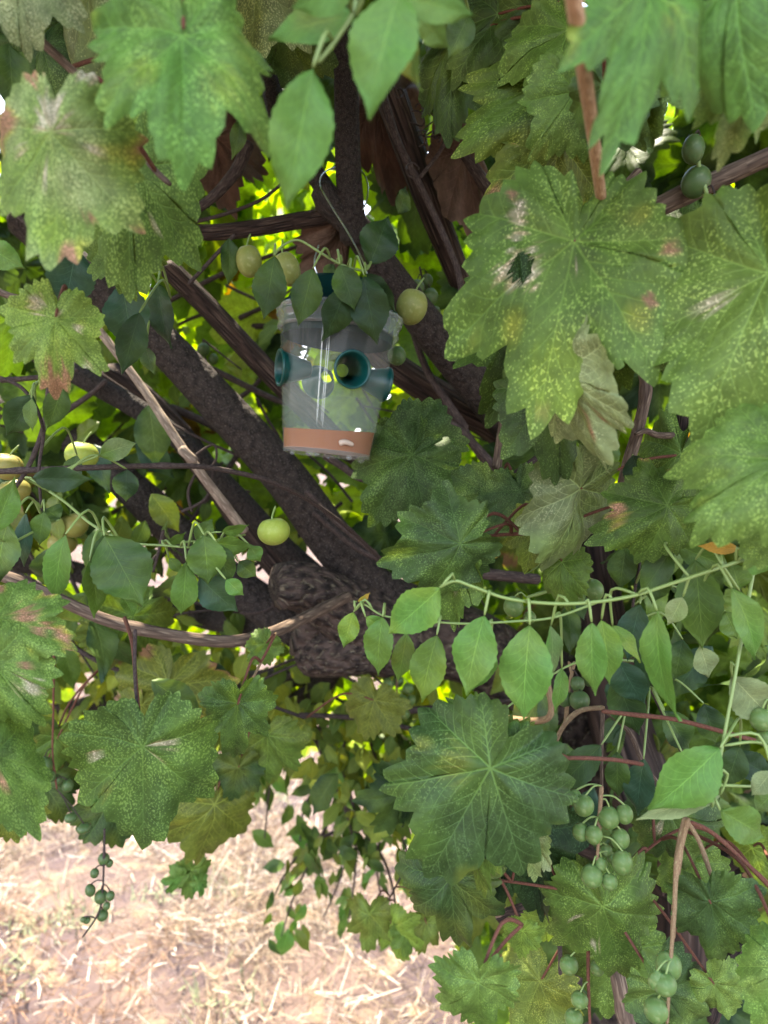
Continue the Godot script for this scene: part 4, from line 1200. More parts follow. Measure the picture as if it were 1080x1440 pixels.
	leaf(s, "grape", -12, 930, 52, 1016, 0.42, {"roll": 10, "wide": 0.76, "c": "mid", "c2": "light", "tex": 0, "spots": [[0.22, 0.55, 0.18, "tan"], [0.4, 0.3, 0.08, "brown"]]})
	leaf(s, "grape", -10, 1062, 58, 1172, 0.42, {"roll": -8, "wide": 0.62, "c": "mid", "c2": "dark", "tex": 0, "fold": 0.2, "spots": [[-0.1, 0.3, 0.07, "brown"]]})
	leaf(s, "grape", 5, 1120, 20, 1190, 0.5, {"roll": 10, "wide": 0.9, "c": "olive", "tex": 1})

	# softer leaves farther in at the left
	s = shoot("vine_shoot", "vine shoot deep at the left with olive and yellow leaves behind the hanging ones", "vine shoot", px([[60, 880], [160, 940], [260, 950], [360, 985], [430, 1010]], 0.9), 0.003, 0.002, M.twig, g)
	for q in [[240, 960, 220, 1060, "olive", 0.45, 0.05], [200, 990, 190, 1040, "olive", 0.5, 0.3], [185, 865, 165, 950, "mid", 0.1, 0.0], [300, 1130, 290, 1225, "olive", 0.3, 0.0], [375, 1035, 365, 1105, "mid", 0.1, 0.0], [80, 1040, 65, 1100, "mid", 0.1, 0.1],
		[150, 1130, 175, 1190, "dark", 0.0, 0.0], [60, 1095, 95, 1150, "dark", 0.0, 0.0], [335, 1080, 325, 1130, "dark", 0.0, 0.0], [525, 985, 510, 1040, "olive", 0.1, 0.0]]:
		leaf(s, "grape", q[0], q[1], q[2], q[3], 0.86, {"roll": rng.randf_range(-25, 25), "wide": 0.95, "c": q[4], "c2": "olive", "yel": q[5], "burn": q[6], "tex": 2})


# ---------------------------------------------------------------- plum shoots
func plum_shoots() -> void:
	var g := "leafy plum shoots"
	var s := shoot("plum_shoot", "plum shoot dangling from the top centre with big smooth leaves close to the eye", "plum shoot", px([[520, -90], [505, -20], [495, 20], [470, 60], [448, 88]], 0.29), 0.0012, 0.0008, M.green_stem, g)
	leaf(s, "plum", 440, 96, 402, 292, 0.285, {"w": 92, "roll": -8, "c": "fresh", "fold": 0.55, "bend": 0.10, "td": 0.01})
	leaf(s, "plum", 562, -15, 512, 152, 0.27, {"w": 96, "roll": 10, "c": "fresh", "fold": 0.35})
	leaf(s, "plum", 545, -30, 575, 122, 0.29, {"w": 70, "roll": 30, "c": "mid", "c2": "lime", "yel": 0.5, "spots": [[0.2, 0.25, 0.22, "yellow"]], "label": "leaf with a yellow margin"})
	leaf(s, "plum", 560, -5, 668, 18, 0.27, {"w": 48, "roll": -20, "c": "fresh"})
	leaf(s, "plum", 500, 22, 374, 44, 0.30, {"w": 58, "roll": 25, "c": "fresh", "c2": "olive"})
	leaf(s, "plum", 500, -20, 410, 10, 0.28, {"w": 50, "roll": 5, "c": "fresh"})
	leaf(s, "plum", 590, 20, 628, 70, 0.33, {"w": 36, "roll": 25, "c": "mid"})
	leaf(s, "plum", 660, 20, 632, 78, 0.45, {"w": 40, "roll": 10, "c": "dark"})

	s = shoot("plum_shoot", "plum shoot whose leaves hang over the lid of the trap", "plum shoot", px([[385, 360, 0.57], [398, 345, 0.57], [420, 338, 0.575], [450, 355, 0.575], [480, 372, 0.575], [512, 380, 0.585], [522, 368, 0.6]], 0.57), 0.0009, 0.0012, M.green_stem, g)
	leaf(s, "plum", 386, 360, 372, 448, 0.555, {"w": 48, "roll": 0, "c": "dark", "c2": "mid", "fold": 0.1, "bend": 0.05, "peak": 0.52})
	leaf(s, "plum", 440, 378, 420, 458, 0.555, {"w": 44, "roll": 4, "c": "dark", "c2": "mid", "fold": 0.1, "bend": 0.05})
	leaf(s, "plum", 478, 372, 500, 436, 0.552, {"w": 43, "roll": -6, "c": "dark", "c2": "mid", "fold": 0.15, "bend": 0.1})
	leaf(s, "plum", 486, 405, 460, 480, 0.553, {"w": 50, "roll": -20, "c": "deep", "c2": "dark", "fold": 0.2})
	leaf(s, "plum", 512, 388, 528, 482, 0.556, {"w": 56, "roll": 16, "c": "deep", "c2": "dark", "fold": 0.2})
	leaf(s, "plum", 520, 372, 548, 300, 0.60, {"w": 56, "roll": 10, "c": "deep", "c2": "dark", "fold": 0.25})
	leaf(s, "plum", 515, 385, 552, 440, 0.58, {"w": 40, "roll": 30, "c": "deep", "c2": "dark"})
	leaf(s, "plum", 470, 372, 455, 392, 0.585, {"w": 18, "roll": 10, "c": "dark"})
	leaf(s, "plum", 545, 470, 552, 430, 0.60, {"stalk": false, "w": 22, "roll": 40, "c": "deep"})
	leaf(s, "plum", 560, 300, 575, 262, 0.66, {"stalk": false, "w": 30, "roll": 30, "c": "deep"})

	s = shoot("plum_shoot", "plum shoot at the upper left with dark rounded leaves under the vine leaves", "plum shoot", px([[20, 300], [70, 340], [140, 375], [200, 400], [240, 420]], 0.6), 0.0016, 0.0010, M.twig, g)
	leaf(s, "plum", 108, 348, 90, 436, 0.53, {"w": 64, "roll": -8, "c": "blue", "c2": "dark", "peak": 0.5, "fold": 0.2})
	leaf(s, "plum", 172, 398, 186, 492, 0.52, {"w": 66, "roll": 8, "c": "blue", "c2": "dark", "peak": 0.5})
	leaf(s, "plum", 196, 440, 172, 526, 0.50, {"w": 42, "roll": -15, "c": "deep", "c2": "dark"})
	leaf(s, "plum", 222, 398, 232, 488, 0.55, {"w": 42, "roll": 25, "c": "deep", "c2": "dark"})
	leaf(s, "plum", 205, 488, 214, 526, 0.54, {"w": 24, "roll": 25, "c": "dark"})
	leaf(s, "plum", -20, 345, 30, 376, 0.45, {"stalk": false, "w": 40, "roll": 5, "c": "fresh"})
	leaf(s, "plum", 62, 50, 55, 125, 0.5, {"stalk": false, "w": 50, "roll": 5, "c": "deep"})
	leaf(s, "plum", 12, 60, 22, 160, 0.45, {"stalk": false, "w": 52, "roll": -15, "c": "dark"})
	leaf(s, "plum", 338, 168, 330, 222, 0.62, {"stalk": false, "w": 24, "roll": -15, "c": "dark"})
	leaf(s, "plum", 375, 165, 350, 160, 0.62, {"stalk": false, "w": 14, "roll": -15, "c": "grey"})
	leaf(s, "plum", 322, 335, 325, 400, 0.64, {"stalk": false, "w": 30, "roll": -15, "c": "deep"})

	s = shoot("plum_shoot", "plum shoot crossing the left side, its widest leaf with a pale midrib", "plum shoot", px([[40, 672, 0.56], [90, 705, 0.55], [130, 738, 0.54], [180, 762, 0.54], [230, 767, 0.55], [275, 769, 0.56], [310, 758, 0.58], [345, 752, 0.62]], 0.55), 0.0011, 0.0009, M.green_stem, g)
	leaf(s, "plum", 147, 754, 202, 852, 0.50, {"w": 84, "roll": 0, "c": "dark", "c2": "mid", "fold": 0.10, "bend": 0.1, "label": "widest leaf, with a pale midrib"})
	leaf(s, "plum", 126, 790, 146, 866, 0.52, {"w": 46, "roll": -30, "c": "mid", "c2": "fresh", "bend": 0.3})
	leaf(s, "plum", 172, 838, 192, 868, 0.53, {"w": 26, "roll": -30, "c": "mid", "c2": "fresh"})
	leaf(s, "plum", 287, 753, 294, 823, 0.53, {"w": 54, "roll": 0, "c": "mid", "c2": "dark"})
	leaf(s, "plum", 262, 790, 257, 866, 0.54, {"w": 38, "roll": -10, "c": "mid", "c2": "fresh", "peak": 0.62})
	leaf(s, "plum", 280, 812, 332, 862, 0.55, {"w": 48, "roll": 12, "c": "blue", "c2": "dark"})
	leaf(s, "plum", 305, 765, 322, 822, 0.55, {"w": 42, "roll": 20, "c": "dark", "c2": "mid"})
	leaf(s, "plum", 318, 815, 342, 838, 0.53, {"w": 24, "roll": 0, "c": "fresh", "c2": "light"})
	leaf(s, "plum", 304, 763, 354, 772, 0.55, {"w": 30, "roll": 20, "c": "mid", "c2": "dark"})
	leaf(s, "plum", 312, 748, 350, 742, 0.56, {"w": 20, "roll": 30, "c": "mid"})
	leaf(s, "plum", 352, 768, 366, 790, 0.57, {"w": 24, "roll": -10, "c": "mid", "c2": "fresh"})
	leaf(s, "plum", 276, 760, 300, 732, 0.56, {"w": 30, "roll": 10, "c": "dark"})
	leaf(s, "plum", 335, 790, 360, 812, 0.58, {"w": 28, "roll": 10, "c": "dark"})
	leaf(s, "plum", 236, 764, 262, 752, 0.56, {"w": 18, "roll": 40, "c": "mid"})
	leaf(s, "plum", 238, 785, 256, 806, 0.57, {"w": 16, "roll": 10, "c": "mid", "c2": "light"})
	leaf(s, "plum", 92, 752, 66, 852, 0.50, {"w": 40, "roll": 40, "c": "mid", "c2": "fresh", "bend": 0.35, "twist": 0.8})
	leaf(s, "plum", 45, 672, 126, 676, 0.52, {"w": 36, "roll": 20, "c": "deep", "c2": "dark"})
	leaf(s, "plum", 140, 640, 190, 622, 0.58, {"w": 32, "roll": 0, "c": "mid", "c2": "grey"})
	leaf(s, "plum", 178, 660, 176, 706, 0.60, {"w": 36, "roll": 20, "c": "deep"})

	s = shoot("plum_shoot", "plum shoot at the left edge with crowded leaves, one curled and bluish", "plum shoot", px([[-40, 520], [30, 545], [60, 600], [55, 660], [60, 740]], 0.56), 0.0016, 0.0010, M.twig, g)
	leaf(s, "plum", 88, 542, 68, 606, 0.53, {"w": 36, "roll": -6, "c": "dark", "c2": "mid"})
	leaf(s, "plum", 46, 556, 8, 614, 0.54, {"w": 44, "roll": 10, "c": "dark", "c2": "deep"})
	leaf(s, "plum", 44, 560, 42, 606, 0.53, {"w": 22, "roll": 40, "c": "dark"})
	leaf(s, "plum", -10, 748, 24, 674, 0.5, {"w": 40, "roll": 20, "c": "mid", "c2": "fresh"})
	leaf(s, "plum", 36, 722, 30, 798, 0.55, {"w": 24, "roll": 40, "c": "blue", "c2": "grey", "twist": 0.9})
	leaf(s, "plum", 62, 720, 52, 768, 0.55, {"w": 30, "roll": 20, "c": "mid", "c2": "dark"})
	leaf(s, "plum", 84, 730, 60, 712, 0.56, {"w": 34, "roll": 20, "c": "dark"})
	leaf(s, "plum", 10, 735, -10, 820, 0.52, {"w": 60, "roll": 20, "c": "dark"})
	leaf(s, "plum", 108, 640, 96, 690, 0.62, {"w": 30, "roll": 20, "c": "dark"})

	# the bright shoot across the right
	s = shoot("plum_shoot", "bright young shoot arching across the right with pointed leaves hanging in a row", "plum shoot", px([[1062, 782, 0.46], [1000, 802, 0.455], [940, 822, 0.45], [880, 840, 0.445], [800, 849, 0.44], [720, 843, 0.435], [665, 825, 0.43], [640, 817, 0.43], [618, 826, 0.43]], 0.45), 0.0013, 0.0009, M.green_stem, g)
	leaf(s, "plum", 619, 827, 546, 896, 0.425, {"w": 62, "roll": -24, "c": "fresh", "c2": "lime", "fold": 0.25, "bend": 0.2})
	leaf(s, "plum", 681, 866, 650, 980, 0.43, {"w": 64, "roll": 6, "c": "fresh", "c2": "light", "fold": 0.2})
	leaf(s, "plum", 745, 880, 732, 1018, 0.43, {"w": 74, "roll": 0, "c": "fresh", "c2": "light", "fold": 0.25, "label": "widest leaf of the row"})
	leaf(s, "plum", 832, 876, 832, 982, 0.44, {"w": 44, "roll": 10, "c": "fresh", "c2": "light"})
	leaf(s, "plum", 846, 872, 862, 966, 0.455, {"w": 44, "roll": -20, "c": "fresh", "c2": "lime"})
	leaf(s, "plum", 924, 860, 926, 1020, 0.435, {"w": 54, "roll": 24, "c": "fresh", "c2": "light", "bend": 0.3, "twist": -0.7, "fold": 0.5, "label": "long leaf twisted on itself"})
	leaf(s, "plum", 1030, 828, 1082, 932, 0.44, {"w": 46, "roll": -24, "c": "fresh", "c2": "light", "bend": 0.35, "fold": 0.5})
	leaf(s, "plum", 978, 788, 990, 918, 0.48, {"w": 62, "roll": 4, "c": "mid", "c2": "dark"})
	leaf(s, "plum", 862, 880, 908, 930, 0.48, {"w": 26, "roll": -30, "c": "lime", "c2": "fresh"})
	leaf(s, "plum", 775, 880, 782, 960, 0.46, {"w": 34, "roll": -40, "c": "fresh", "c2": "grey", "under": true})
	leaf(s, "plum", 960, 840, 940, 880, 0.46, {"w": 30, "roll": 0, "c": "pale", "under": true})
	leaf(s, "plum", 985, 910, 1000, 955, 0.5, {"w": 36, "roll": -10, "c": "pale", "c2": "grey", "under": true})
	leaf(s, "plum", 945, 772, 900, 838, 0.5, {"w": 40, "roll": 10, "c": "dark", "c2": "mid"})
	leaf(s, "plum", 950, 765, 1035, 805, 0.49, {"w": 40, "roll": 10, "c": "mid", "c2": "dark"})
	leaf(s, "plum", 1040, 772, 984, 768, 0.46, {"w": 18, "roll": 0, "c": "gold", "c2": "gold", "label": "small dead golden leaf"})
	leaf(s, "plum", 1048, 765, 1006, 738, 0.45, {"w": 14, "roll": 50, "c": "fresh", "c2": "grey", "bend": -0.5})
	leaf(s, "plum", 1050, 775, 1100, 800, 0.45, {"w": 50, "roll": 10, "c": "fresh"})
	leaf(s, "plum", 1040, 830, 1030, 790, 0.47, {"w": 40, "roll": 10, "c": "mid"})

	s = shoot("plum_shoot", "thin young shoot below the arching one, ending left in small yellow-green leaves", "plum shoot", px([[842, 846, 0.47], [780, 868, 0.475], [720, 874, 0.48], [650, 877, 0.485], [590, 872, 0.49], [540, 866, 0.495], [512, 850, 0.5], [500, 858, 0.5]], 0.48), 0.0009, 0.0007, M.green_stem, g)
	leaf(s, "plum", 614, 894, 588, 990, 0.475, {"w": 52, "roll": 4, "c": "mid", "c2": "lime"})
	leaf(s, "plum", 572, 890, 560, 962, 0.49, {"w": 32, "roll": -20, "c": "mid", "c2": "olive"})
	leaf(s, "plum", 538, 868, 526, 952, 0.48, {"w": 46, "roll": 14, "c": "mid", "c2": "fresh"})
	leaf(s, "plum", 515, 868, 548, 890, 0.49, {"w": 26, "roll": 14, "c": "fresh", "c2": "lime"})
	leaf(s, "plum", 497, 861, 482, 912, 0.50, {"w": 30, "roll": 0, "c": "lime", "c2": "fresh", "wave": 0.25})
	leaf(s, "plum", 503, 846, 522, 838, 0.50, {"w": 10, "roll": 30, "c": "gold", "c2": "yellow", "bend": 0.6})
	leaf(s, "plum", 690, 905, 668, 975, 0.49, {"w": 36, "roll": -20, "c": "mid", "c2": "fresh"})
	leaf(s, "plum", 790, 940, 785, 1005, 0.5, {"w": 26, "roll": -30, "c": "fresh", "c2": "light"})

	s = shoot("plum_shoot", "pale drooping shoot at the right with a turned leaf beside two young grapes", "plum shoot", px([[1060, 800, 0.47], [1046, 880, 0.46], [1032, 960, 0.45], [1014, 1060, 0.445], [1002, 1135, 0.44]], 0.45), 0.0012, 0.0009, M.green_stem, g)
	leaf(s, "plum", 1012, 1052, 918, 1146, 0.43, {"w": 76, "roll": -12, "c": "fresh", "c2": "mid", "fold": 0.5, "label": "broad leaf tilted to show both halves"})
	leaf(s, "plum", 1012, 1118, 896, 1146, 0.445, {"w": 34, "roll": 30, "c": "pale", "c2": "pale", "under": true})
	leaf(s, "plum", 1014, 1140, 1090, 1184, 0.43, {"w": 52, "roll": 6, "c": "mid", "c2": "fresh", "bend": 0.35})
	leaf(s, "plum", 1030, 952, 1086, 1012, 0.46, {"w": 62, "roll": 14, "c": "grey", "c2": "pale", "under": true, "peak": 0.55})
	leaf(s, "plum", 1085, 1085, 1058, 1120, 0.44, {"w": 30, "roll": 0, "c": "grey", "c2": "pale", "under": true})
	leaf(s, "plum", 1092, 1110, 1062, 1142, 0.45, {"w": 32, "roll": 0, "c": "mid", "c2": "grey"})
	leaf(s, "plum", 1040, 1050, 1020, 1110, 0.5, {"w": 40, "roll": 0, "c": "dark", "c2": "deep"})
	leaf(s, "plum", 1080, 1090, 1030, 1060, 0.5, {"w": 40, "roll": 0, "c": "deep", "c2": "deep"})

	s = shoot("plum_shoot", "dark plum shoot behind the arching shoot with bluish, shaded leaves", "plum shoot", px([[960, 1060, 0.6], [930, 1000, 0.6], [900, 930, 0.58], [890, 860, 0.58], [900, 790, 0.57]], 0.6), 0.0016, 0.0011, M.twig, g)
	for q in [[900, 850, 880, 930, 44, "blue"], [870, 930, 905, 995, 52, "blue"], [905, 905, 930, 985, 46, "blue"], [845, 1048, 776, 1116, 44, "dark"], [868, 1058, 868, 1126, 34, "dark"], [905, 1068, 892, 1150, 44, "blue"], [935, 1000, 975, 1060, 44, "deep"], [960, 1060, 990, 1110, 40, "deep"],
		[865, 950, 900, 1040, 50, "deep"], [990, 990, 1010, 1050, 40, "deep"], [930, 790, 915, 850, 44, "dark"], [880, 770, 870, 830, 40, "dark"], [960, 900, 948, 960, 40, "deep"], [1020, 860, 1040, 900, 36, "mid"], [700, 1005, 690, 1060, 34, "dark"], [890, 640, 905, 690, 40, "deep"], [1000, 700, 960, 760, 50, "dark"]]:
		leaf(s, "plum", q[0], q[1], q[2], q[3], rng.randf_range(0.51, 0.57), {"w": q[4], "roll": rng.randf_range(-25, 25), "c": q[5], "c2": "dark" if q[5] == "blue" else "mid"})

	# the far shoots that hang over the straw
	s = shoot("plum_shoot", "far many-branched plum shoot drooping over the straw with small narrow leaves", "plum shoot", px([[470, 960], [450, 1040], [480, 1120], [540, 1210], [560, 1290]], 1.35), 0.006, 0.002, M.twig, g)
	var r := RandomNumberGenerator.new()
	r.seed = 55
	var stems := [[[440, 980], [390, 1030], [380, 1100], [372, 1180]], [[520, 1040], [540, 1120], [530, 1220], [545, 1300]], [[500, 1000], [470, 1080], [430, 1130], [420, 1210]], [[470, 1000], [540, 1020], [590, 1060], [620, 1110]], [[480, 1120], [440, 1200], [410, 1270], [395, 1320]], [[470, 1060], [500, 1150], [480, 1230], [455, 1290]], [[450, 1040], [520, 1090], [570, 1190], [600, 1290]], [[480, 1120], [500, 1200], [490, 1300]], [[470, 980], [560, 1040], [600, 1120]], [[470, 1170], [430, 1190], [400, 1230], [386, 1260]]]
	for q in stems:
		stick("twig", px(q, 1.35), 0.0035, 0.0012, M.twig, s, 6, 0.1)
	s.remove_meta("_stem")
	for k in 250:
		var q: Array = stems[r.randi() % stems.size()]
		var i := r.randi() % (q.size() - 1)
		var f := r.randf()
		var x := lerpf(q[i][0], q[i + 1][0], f) + r.randfn(0, 12)
		var y := lerpf(q[i][1], q[i + 1][1], f) + r.randfn(0, 7)
		var a := PI * 0.5 + r.randfn(0, 0.7)
		var l := r.randf_range(20, 44)
		leaf(s, "plum", x, y, x + cos(a) * l, y + sin(a) * l, 1.35 + r.randf_range(-0.08, 0.08), {"w": l * r.randf_range(0.32, 0.55), "roll": r.randf_range(-50, 50), "c": ["dark", "mid", "fresh", "olive"][r.randi() % 4], "c2": "light", "fine": false})
	s = shoot("vine_shoot", "far vine shoot with a few leaves hanging lowest over the straw", "vine shoot", px([[590, 1180], [560, 1240], [530, 1290], [500, 1300]], 1.0), 0.0016, 0.001, M.twig, "leafy vine shoots")
	for q in [[520, 1285, 515, 1345, "olive"], [550, 1300, 560, 1365, "lime"], [570, 1310, 575, 1350, "mid"], [270, 1225, 262, 1272, "mid"], [255, 1235, 235, 1262, "fresh"], [280, 1240, 285, 1262, "fresh"], [600, 1300, 590, 1345, "olive"]]:
		leaf(s, "grape", q[0], q[1], q[2], q[3], 0.95, {"roll": r.randf_range(-30, 30), "wide": 0.7, "c": q[4], "c2": "light", "tex": 2, "yel": 0.1, "lobes": 0.24, "stalk": q[0] > 400})


# ---------------------------------------------------------------- fruit
func fruit() -> void:
	var skin := func(c: Color, c2: Color) -> StandardMaterial3D:
		var t := tone_texture(128, int(c.r * 9000), c, c2, c2.lerp(Color(0.5, 0.5, 0.3), 0.14), 0.010, 0.10, 1, 0.9)
		var m := StandardMaterial3D.new()
		m.albedo_texture = t[0]
		m.roughness = 0.46
		m.metallic_specular = 0.36
		m.uv1_scale = Vector3(1, 9, 1)
		m.uv1_triplanar = true
		m.uv1_scale = Vector3(14, 14, 14)
		m.subsurf_scatter_enabled = true
		m.subsurf_scatter_strength = 0.15
		return m
	var green: Material = skin.call(Color(0.20, 0.27, 0.03), Color(0.30, 0.36, 0.05))
	var dull: Material = skin.call(Color(0.16, 0.18, 0.035), Color(0.24, 0.25, 0.06))
	var dark: Material = skin.call(Color(0.045, 0.095, 0.025), Color(0.075, 0.13, 0.035))
	var amber: Material = skin.call(Color(0.19, 0.18, 0.035), Color(0.25, 0.225, 0.05))
	for p in [
		[385, 747, 0.60, 23, 20, green, "shiny light green plum against the dark forked limb"], [579, 431, 0.62, 22, 26, dull, "dull olive plum just right of the trap's lid"],
		[404, 378, 0.63, 18, 25, dull, "plum half hidden behind the left leaf over the lid"], [350, 367, 0.64, 18, 23, dull, "plum hanging free, farthest left above the trap's lid"],
		[558, 500, 0.70, 13, 14, dark, "small dark green plum touching the trap's right side"], [115, 640, 0.75, 23, 20, green, "pale plum above the long thin cane at the left"],
		[10, 656, 0.72, 22, 19, amber, "yellowing plum at the left edge above the thin cane"], [104, 738, 0.85, 20, 18, amber, "ripening plum in a blurred pair under the thin cane"],
		[88, 764, 0.9, 20, 17, amber, "lower plum of the blurred ripening pair"], [123, 922, 1.1, 13, 11, amber, "small orange plum seen against bright gaps at the lower left"],
		[395, 165, 0.74, 14, 16, dark, "dark plum deep behind the top central leaf"], [20, 690, 0.78, 22, 17, amber, "yellow plum just under the thin cane at the left edge"],
	]:
		var u: float = p[2] / focal
		var t := thing("plum", p[6], "plum", at(p[0], p[1], p[2]), "plums on the tree")
		t.basis = Basis(view.basis.z.normalized(), rng.randf_range(-0.5, 0.5))
		part("flesh", fruit_mesh(p[3] * u, p[4] * u, 0.16), p[5], t)
		var st := begin()
		tube(st, path([Vector3(0, p[4] * u * 0.8, 0), Vector3(0.001, p[4] * u * 1.15, -0.002), Vector3(0.004, p[4] * u * 1.7, -0.006)], 0.002), 0.0007, 0.0009, 6)
		part("stalk", done(st), M.green_stem, t)
	# grapes
	var gm: Material = skin.call(Color(0.066, 0.125, 0.024), Color(0.105, 0.17, 0.040))
	var gd: Material = skin.call(Color(0.042, 0.080, 0.020), Color(0.06, 0.105, 0.026))
	for b in [
		["green grape bunch hanging beside the big lower leaf, on a tan stem", 0.495, gm, [[846, 1105], [843, 1150], [841, 1190], [838, 1225]], M.pink_stem,
			[[821, 1133, 14, 15], [856, 1150, 15, 16], [817, 1170, 12, 13], [835, 1174, 12, 13], [872, 1180, 13, 15], [875, 1213, 14, 17], [832, 1232, 15, 16], [857, 1240, 11, 12], [852, 1196, 9, 9], [808, 1122, 10, 12], [845, 1215, 9, 10], [862, 1207, 8, 8], [878, 1145, 12, 14]]],
		["few plump grapes strung low on a bare forked stem, bottom right", 0.46, gm, [[968, 1150], [952, 1220], [948, 1290], [944, 1340], [938, 1440]], M.pink_stem,
			[[940, 1358, 18, 20], [935, 1384, 16, 15], [923, 1420, 17, 18], [922, 1378, 10, 14]]],
		["sparse bunch along the thin red stem at the bottom, left of the plump grapes", 0.55, gm, [[836, 1228], [829, 1290], [827, 1360], [830, 1450]], M.red_stem,
			[[800, 1357, 13, 13], [840, 1361, 10, 11], [815, 1406, 12, 11], [807, 1432, 13, 13], [850, 1340, 6, 6]]],
		["thin dark bunch dangling over the straw at the lower left", 0.78, gd, [[147, 1165], [146, 1215], [144, 1255], [138, 1285], [116, 1318]], M.twig,
			[[146, 1208, 8, 9], [133, 1228, 6, 7], [127, 1252, 7, 9], [142, 1261, 9, 10], [155, 1260, 6, 7], [150, 1274, 5, 6], [144, 1287, 8, 8], [122, 1294, 5, 5], [154, 1214, 5, 6], [117, 1293, 4, 4]]],
		["two bright young grapes at the right edge", 0.46, gm, [[1090, 960], [1082, 990], [1078, 1020]], M.green_stem, [[1070, 1012, 15, 17], [1078, 1037, 14, 14]]],
		["few dark grapes hanging by the brown cane at the upper right", 0.47, gd, [[985, 195], [982, 230], [995, 275]], M.green_stem, [[979, 256, 20, 23], [1004, 296, 20, 22], [975, 210, 15, 20]]],
		["small far grape bunch below the gnarled fork", 0.95, gm, [[562, 930], [558, 965], [560, 1005]], M.pink_stem, [[546, 962, 8, 9], [560, 958, 8, 9], [574, 968, 8, 8], [550, 982, 8, 8], [565, 986, 9, 9], [578, 985, 7, 8], [556, 1002, 8, 8], [570, 1004, 7, 7], [548, 996, 6, 7]]],
		["half-hidden grapes behind the arching bright shoot", 0.62, gm, [[800, 820], [775, 830], [740, 840]], M.green_stem, [[722, 853, 14, 15], [835, 830, 14, 16], [745, 868, 9, 9], [812, 836, 12, 13]]],
		["grapes in shade beneath the row of bright leaves", 0.62, gd, [[800, 930], [806, 960], [812, 990]], M.pink_stem, [[795, 982, 11, 13], [815, 985, 14, 14], [830, 952, 12, 14], [812, 962, 10, 11]]],
		["few grapes strung high at the left among bright gaps", 1.0, gd, [[285, 480], [290, 520], [282, 550]], M.twig, [[286, 492, 9, 10], [278, 512, 9, 10], [300, 505, 7, 8], [275, 530, 7, 8]]],
		["dim bunch behind the olive plum", 0.85, gd, [[590, 375], [598, 420], [590, 470]], M.twig, [[586, 405, 11, 12], [604, 418, 12, 13], [592, 440, 11, 11], [610, 440, 10, 10], [600, 395, 9, 10]]],
		["short dark bunch at the left above the dangling one", 0.8, gd, [[76, 900], [75, 1000], [74, 1060], [80, 1110]], M.red_stem, [[62, 1076, 11, 12], [78, 1098, 9, 10], [95, 1105, 8, 9], [70, 1092, 8, 9], [100, 1150, 9, 7], [118, 1165, 10, 7]]],
	]:
		var t := thing("grape_bunch", b[0], "grapes", at(b[3][0][0], b[3][0][1], b[1]), "bunches of unripe grapes")
		var pts := px(b[3], b[1])
		stick("stem", pts, 0.0017 if b[1] < 0.6 else 0.0013, 0.0010, b[4], t, 8, 0.15, 150.0, 0.5)
		var line := path(pts, 0.003)
		for q in b[5]:
			var u: float = b[1] / focal
			var c := at(q[0], q[1], b[1] + rng.randf_range(-0.008, 0.008))
			part("grape", fruit_mesh(q[2] * u, q[3] * u, 0.0, 22), b[2], t, Transform3D(Basis(view.basis.z.normalized(), rng.randf_range(-0.3, 0.3)), c - t.position))
			var near := line[0]
			for p in line:
				if p.distance_to(c + Vector3(0, q[3] * u * 1.6, 0)) < near.distance_to(c + Vector3(0, q[3] * u * 1.6, 0)): near = p
			var st := begin()
			tube(st, path([near - t.position, (near + c) * 0.5 + Vector3(0, q[3] * u * 0.9, 0) - t.position, c + Vector3(0, q[3] * u * 0.9, 0) - t.position], 0.002), 0.0006, 0.0007, 5)
			part("pedicel", done(st), M.green_stem if b[2] == gm else M.twig, t)


# ---------------------------------------------------------------- dead things
func dead_leaf(label: String, bx: float, by: float, tx: float, ty: float, d: float, o: Dictionary) -> void:
	o["c"] = C[o.get("c", "rust")]
	o["seed"] = int(bx)
	var t := thing("dead_leaf", label, "dead leaf", at(bx, by, d), "dead leaves caught in the branches")
	var xf := leaf_frame(at(bx, by, d), at(tx, ty, d + 0.01), o.get("roll", 0.0), o.get("wide", 0.8))
	xf.origin = Vector3.ZERO
	part("blade", grape_leaf(o), M.dead, t, xf)
	var st := begin()
	tube(st, path([Vector3.ZERO, xf.basis.y * -0.2 + Vector3(0.003, 0, 0), xf.basis.y * -0.45], 0.004), 0.0012, 0.0014, 6)
	part("stalk", done(st), M.cane, t)

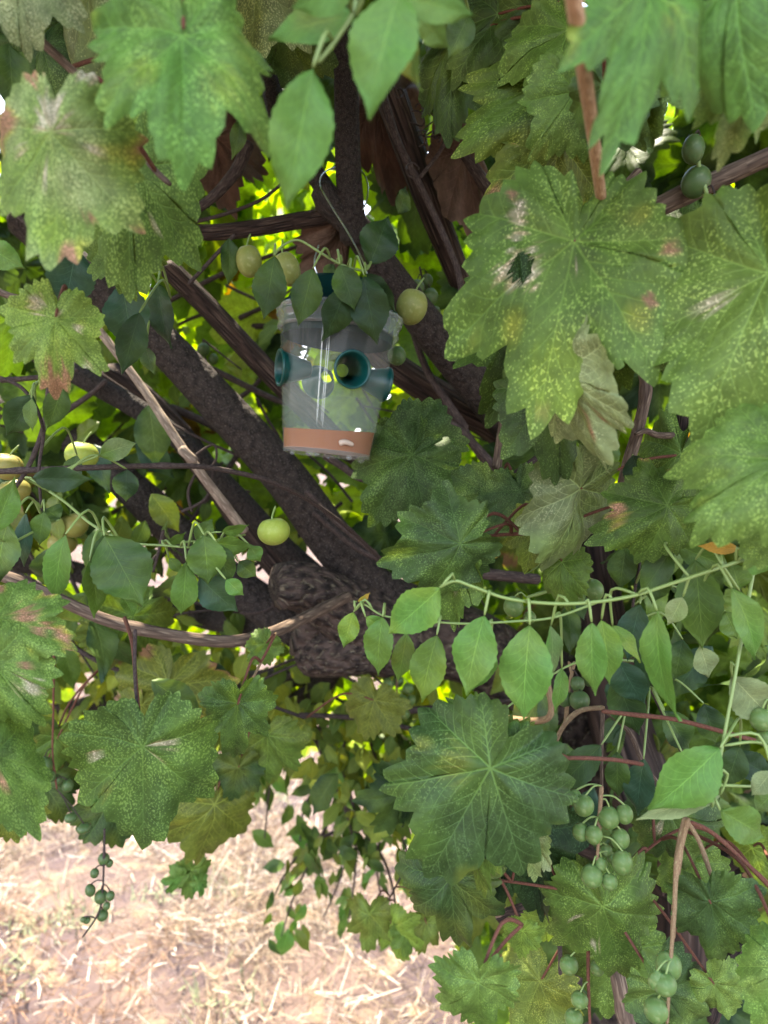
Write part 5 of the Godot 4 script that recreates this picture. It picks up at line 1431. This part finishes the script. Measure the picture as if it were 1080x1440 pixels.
func small_things() -> void:
	dead_leaf("curled brown dead leaf wedged upright by the top branches", 612, 62, 606, 135, 0.66, {"c": "umber", "c2": "umber", "arch": 1.6, "fold": 0.3, "wave": 0.3, "roll": 20, "wide": 0.5})
	dead_leaf("wide grey-brown dead leaf hanging right of the climbing limb", 650, 215, 688, 335, 0.72, {"c": "umber", "c2": "rust", "arch": 0.4, "wave": 0.15, "roll": -20, "wide": 0.45, "lobes": 0.05, "tooth": 0.4})
	dead_leaf("rust-red dead leaf crumpled behind the wire hook", 535, 130, 545, 268, 0.78, {"c": "rust", "c2": "rust", "arch": 0.7, "wave": 0.4, "roll": 10, "wide": 0.55})
	dead_leaf("dead leaf in the gap left of the climbing limb", 300, 190, 320, 290, 0.8, {"c": "rust", "c2": "umber", "arch": 0.5, "wave": 0.3, "roll": 10, "wide": 0.8})
	dead_leaf("pinkish dead leaf tucked above the trap's lid", 480, 320, 450, 400, 0.74, {"c": "umber", "c2": "rust", "arch": 0.5, "wave": 0.3, "roll": -30, "wide": 0.6})
	dead_leaf("scrap of brown leaf at the top edge above the soft green leaf", 262, -20, 262, 34, 0.31, {"c": "umber", "c2": "tan", "arch": 0.5, "wave": 0.3, "roll": 20, "wide": 0.45})
	dead_leaf("shrivelled dead leaf behind the lower stems, lit reddish brown", 935, 1190, 925, 1262, 0.75, {"c": "rust", "c2": "umber", "arch": 1.2, "wave": 0.4, "roll": 20, "wide": 0.5})
	# dry canes
	var t := thing("dry_cane", "pale weathered cane with a knot, leaning across the dark limbs", "cane", at(148, 478, 0.80), "dry canes")
	stick("shaft", px([[128, 450, 0.81], [200, 545, 0.80], [262, 638, 0.79], [345, 748, 0.84]], 0.8), 0.0042, 0.0056, M.dry, t, 12, 0.1, 70.0, 0.08, 0.12)
	stick("knot", px([[254, 630, 0.778], [264, 640, 0.778], [276, 650, 0.78]], 0.78), 0.0062, 0.0055, M.dry, t, 10, 0.3, 120.0)
	stick("tendril", px([[275, 640], [300, 625], [304, 645], [292, 660], [286, 652]], 0.77), 0.0015, 0.0012, M.twig, t, 6, 0.2, 120.0)
	t = thing("dry_cane", "straight tan stick coming down from the top right, out of focus", "cane", at(803, -30, 0.245), "dry canes")
	stick("shaft", px([[803, -30, 0.25], [820, 90, 0.29], [834, 190, 0.35], [848, 300, 0.425]], 0.25), 0.0030, 0.0030, M.straw_cane, t, 12, 0.06, 80.0)
	t = thing("dry_cane", "forked pinkish cane at the lower right, one arm bent like an elbow", "cane", at(966, 1150, 0.50), "dry canes")
	stick("shaft", px([[966, 1150], [957, 1185], [950, 1250], [946, 1320]], 0.50), 0.0028, 0.0018, M.pink_stem, t, 9, 0.1, 90.0, 0.2)
	stick("arm", px([[967, 1155], [984, 1185], [999, 1228], [1002, 1238], [985, 1258], [952, 1298]], 0.50), 0.0017, 0.0012, M.pink_stem, t, 9, 0.1, 90.0, 0.2)
	stick("arm", px([[970, 1156], [1000, 1170], [1040, 1205], [1090, 1256]], 0.50), 0.0016, 0.0012, M.red_stem, t, 9, 0.1, 90.0, 0.2)
	t = thing("dry_cane", "dark red cane running behind the drooping shoot at the right", "cane", at(846, 1000, 0.52), "dry canes")
	stick("shaft", px([[846, 1000], [890, 1005], [950, 1012], [1020, 1030], [1100, 1052]], 0.52), 0.0016, 0.0017, M.red_stem, t, 9, 0.1, 90.0, 0.15)
	t = thing("dry_cane", "brown tangle of old fruit stems left of the grapes", "cane", at(800, 1010, 0.60), "dry canes")
	stick("shaft", px([[850, 995], [815, 1000], [790, 1025], [770, 1075]], 0.6), 0.0022, 0.0018, M.pink_stem, t, 8, 0.15, 90.0, 0.2)
	stick("arm", px([[850, 998], [885, 1030], [905, 1075], [925, 1100]], 0.58), 0.0022, 0.0017, M.cane, t, 8, 0.15, 90.0)
	stick("arm", px([[848, 1000], [846, 1050], [846, 1110]], 0.57), 0.0018, 0.0014, M.cane, t, 8, 0.15, 90.0)
	stick("arm", px([[795, 1020], [800, 970], [808, 930]], 0.62), 0.002, 0.0015, M.pink_stem, t, 8, 0.15, 90.0)
	# a knot of withered tendrils
	t = thing("withered_tendrils", "grey knot of withered tendrils below the curled dead leaf", "tendrils", at(600, 170, 0.67))
	var r := RandomNumberGenerator.new()
	r.seed = 17
	for k in 15:
		var c := Vector2(600 + r.randfn(0, 16), 165 + r.randfn(0, 28))
		var rad := r.randf_range(5, 18)
		var ph := r.randf() * TAU
		var list := []
		for i in 7:
			var a := ph + i * r.randf_range(0.5, 0.9)
			list.append([c.x + cos(a) * rad * (1.0 - i * 0.08), c.y + sin(a) * rad * (1.0 - i * 0.08), 0.66 + r.randf_range(-0.01, 0.01)])
		stick("tendril", px(list, 0.66), 0.0009, 0.0007, M.twig, t, 5, 0.1, 100.0)
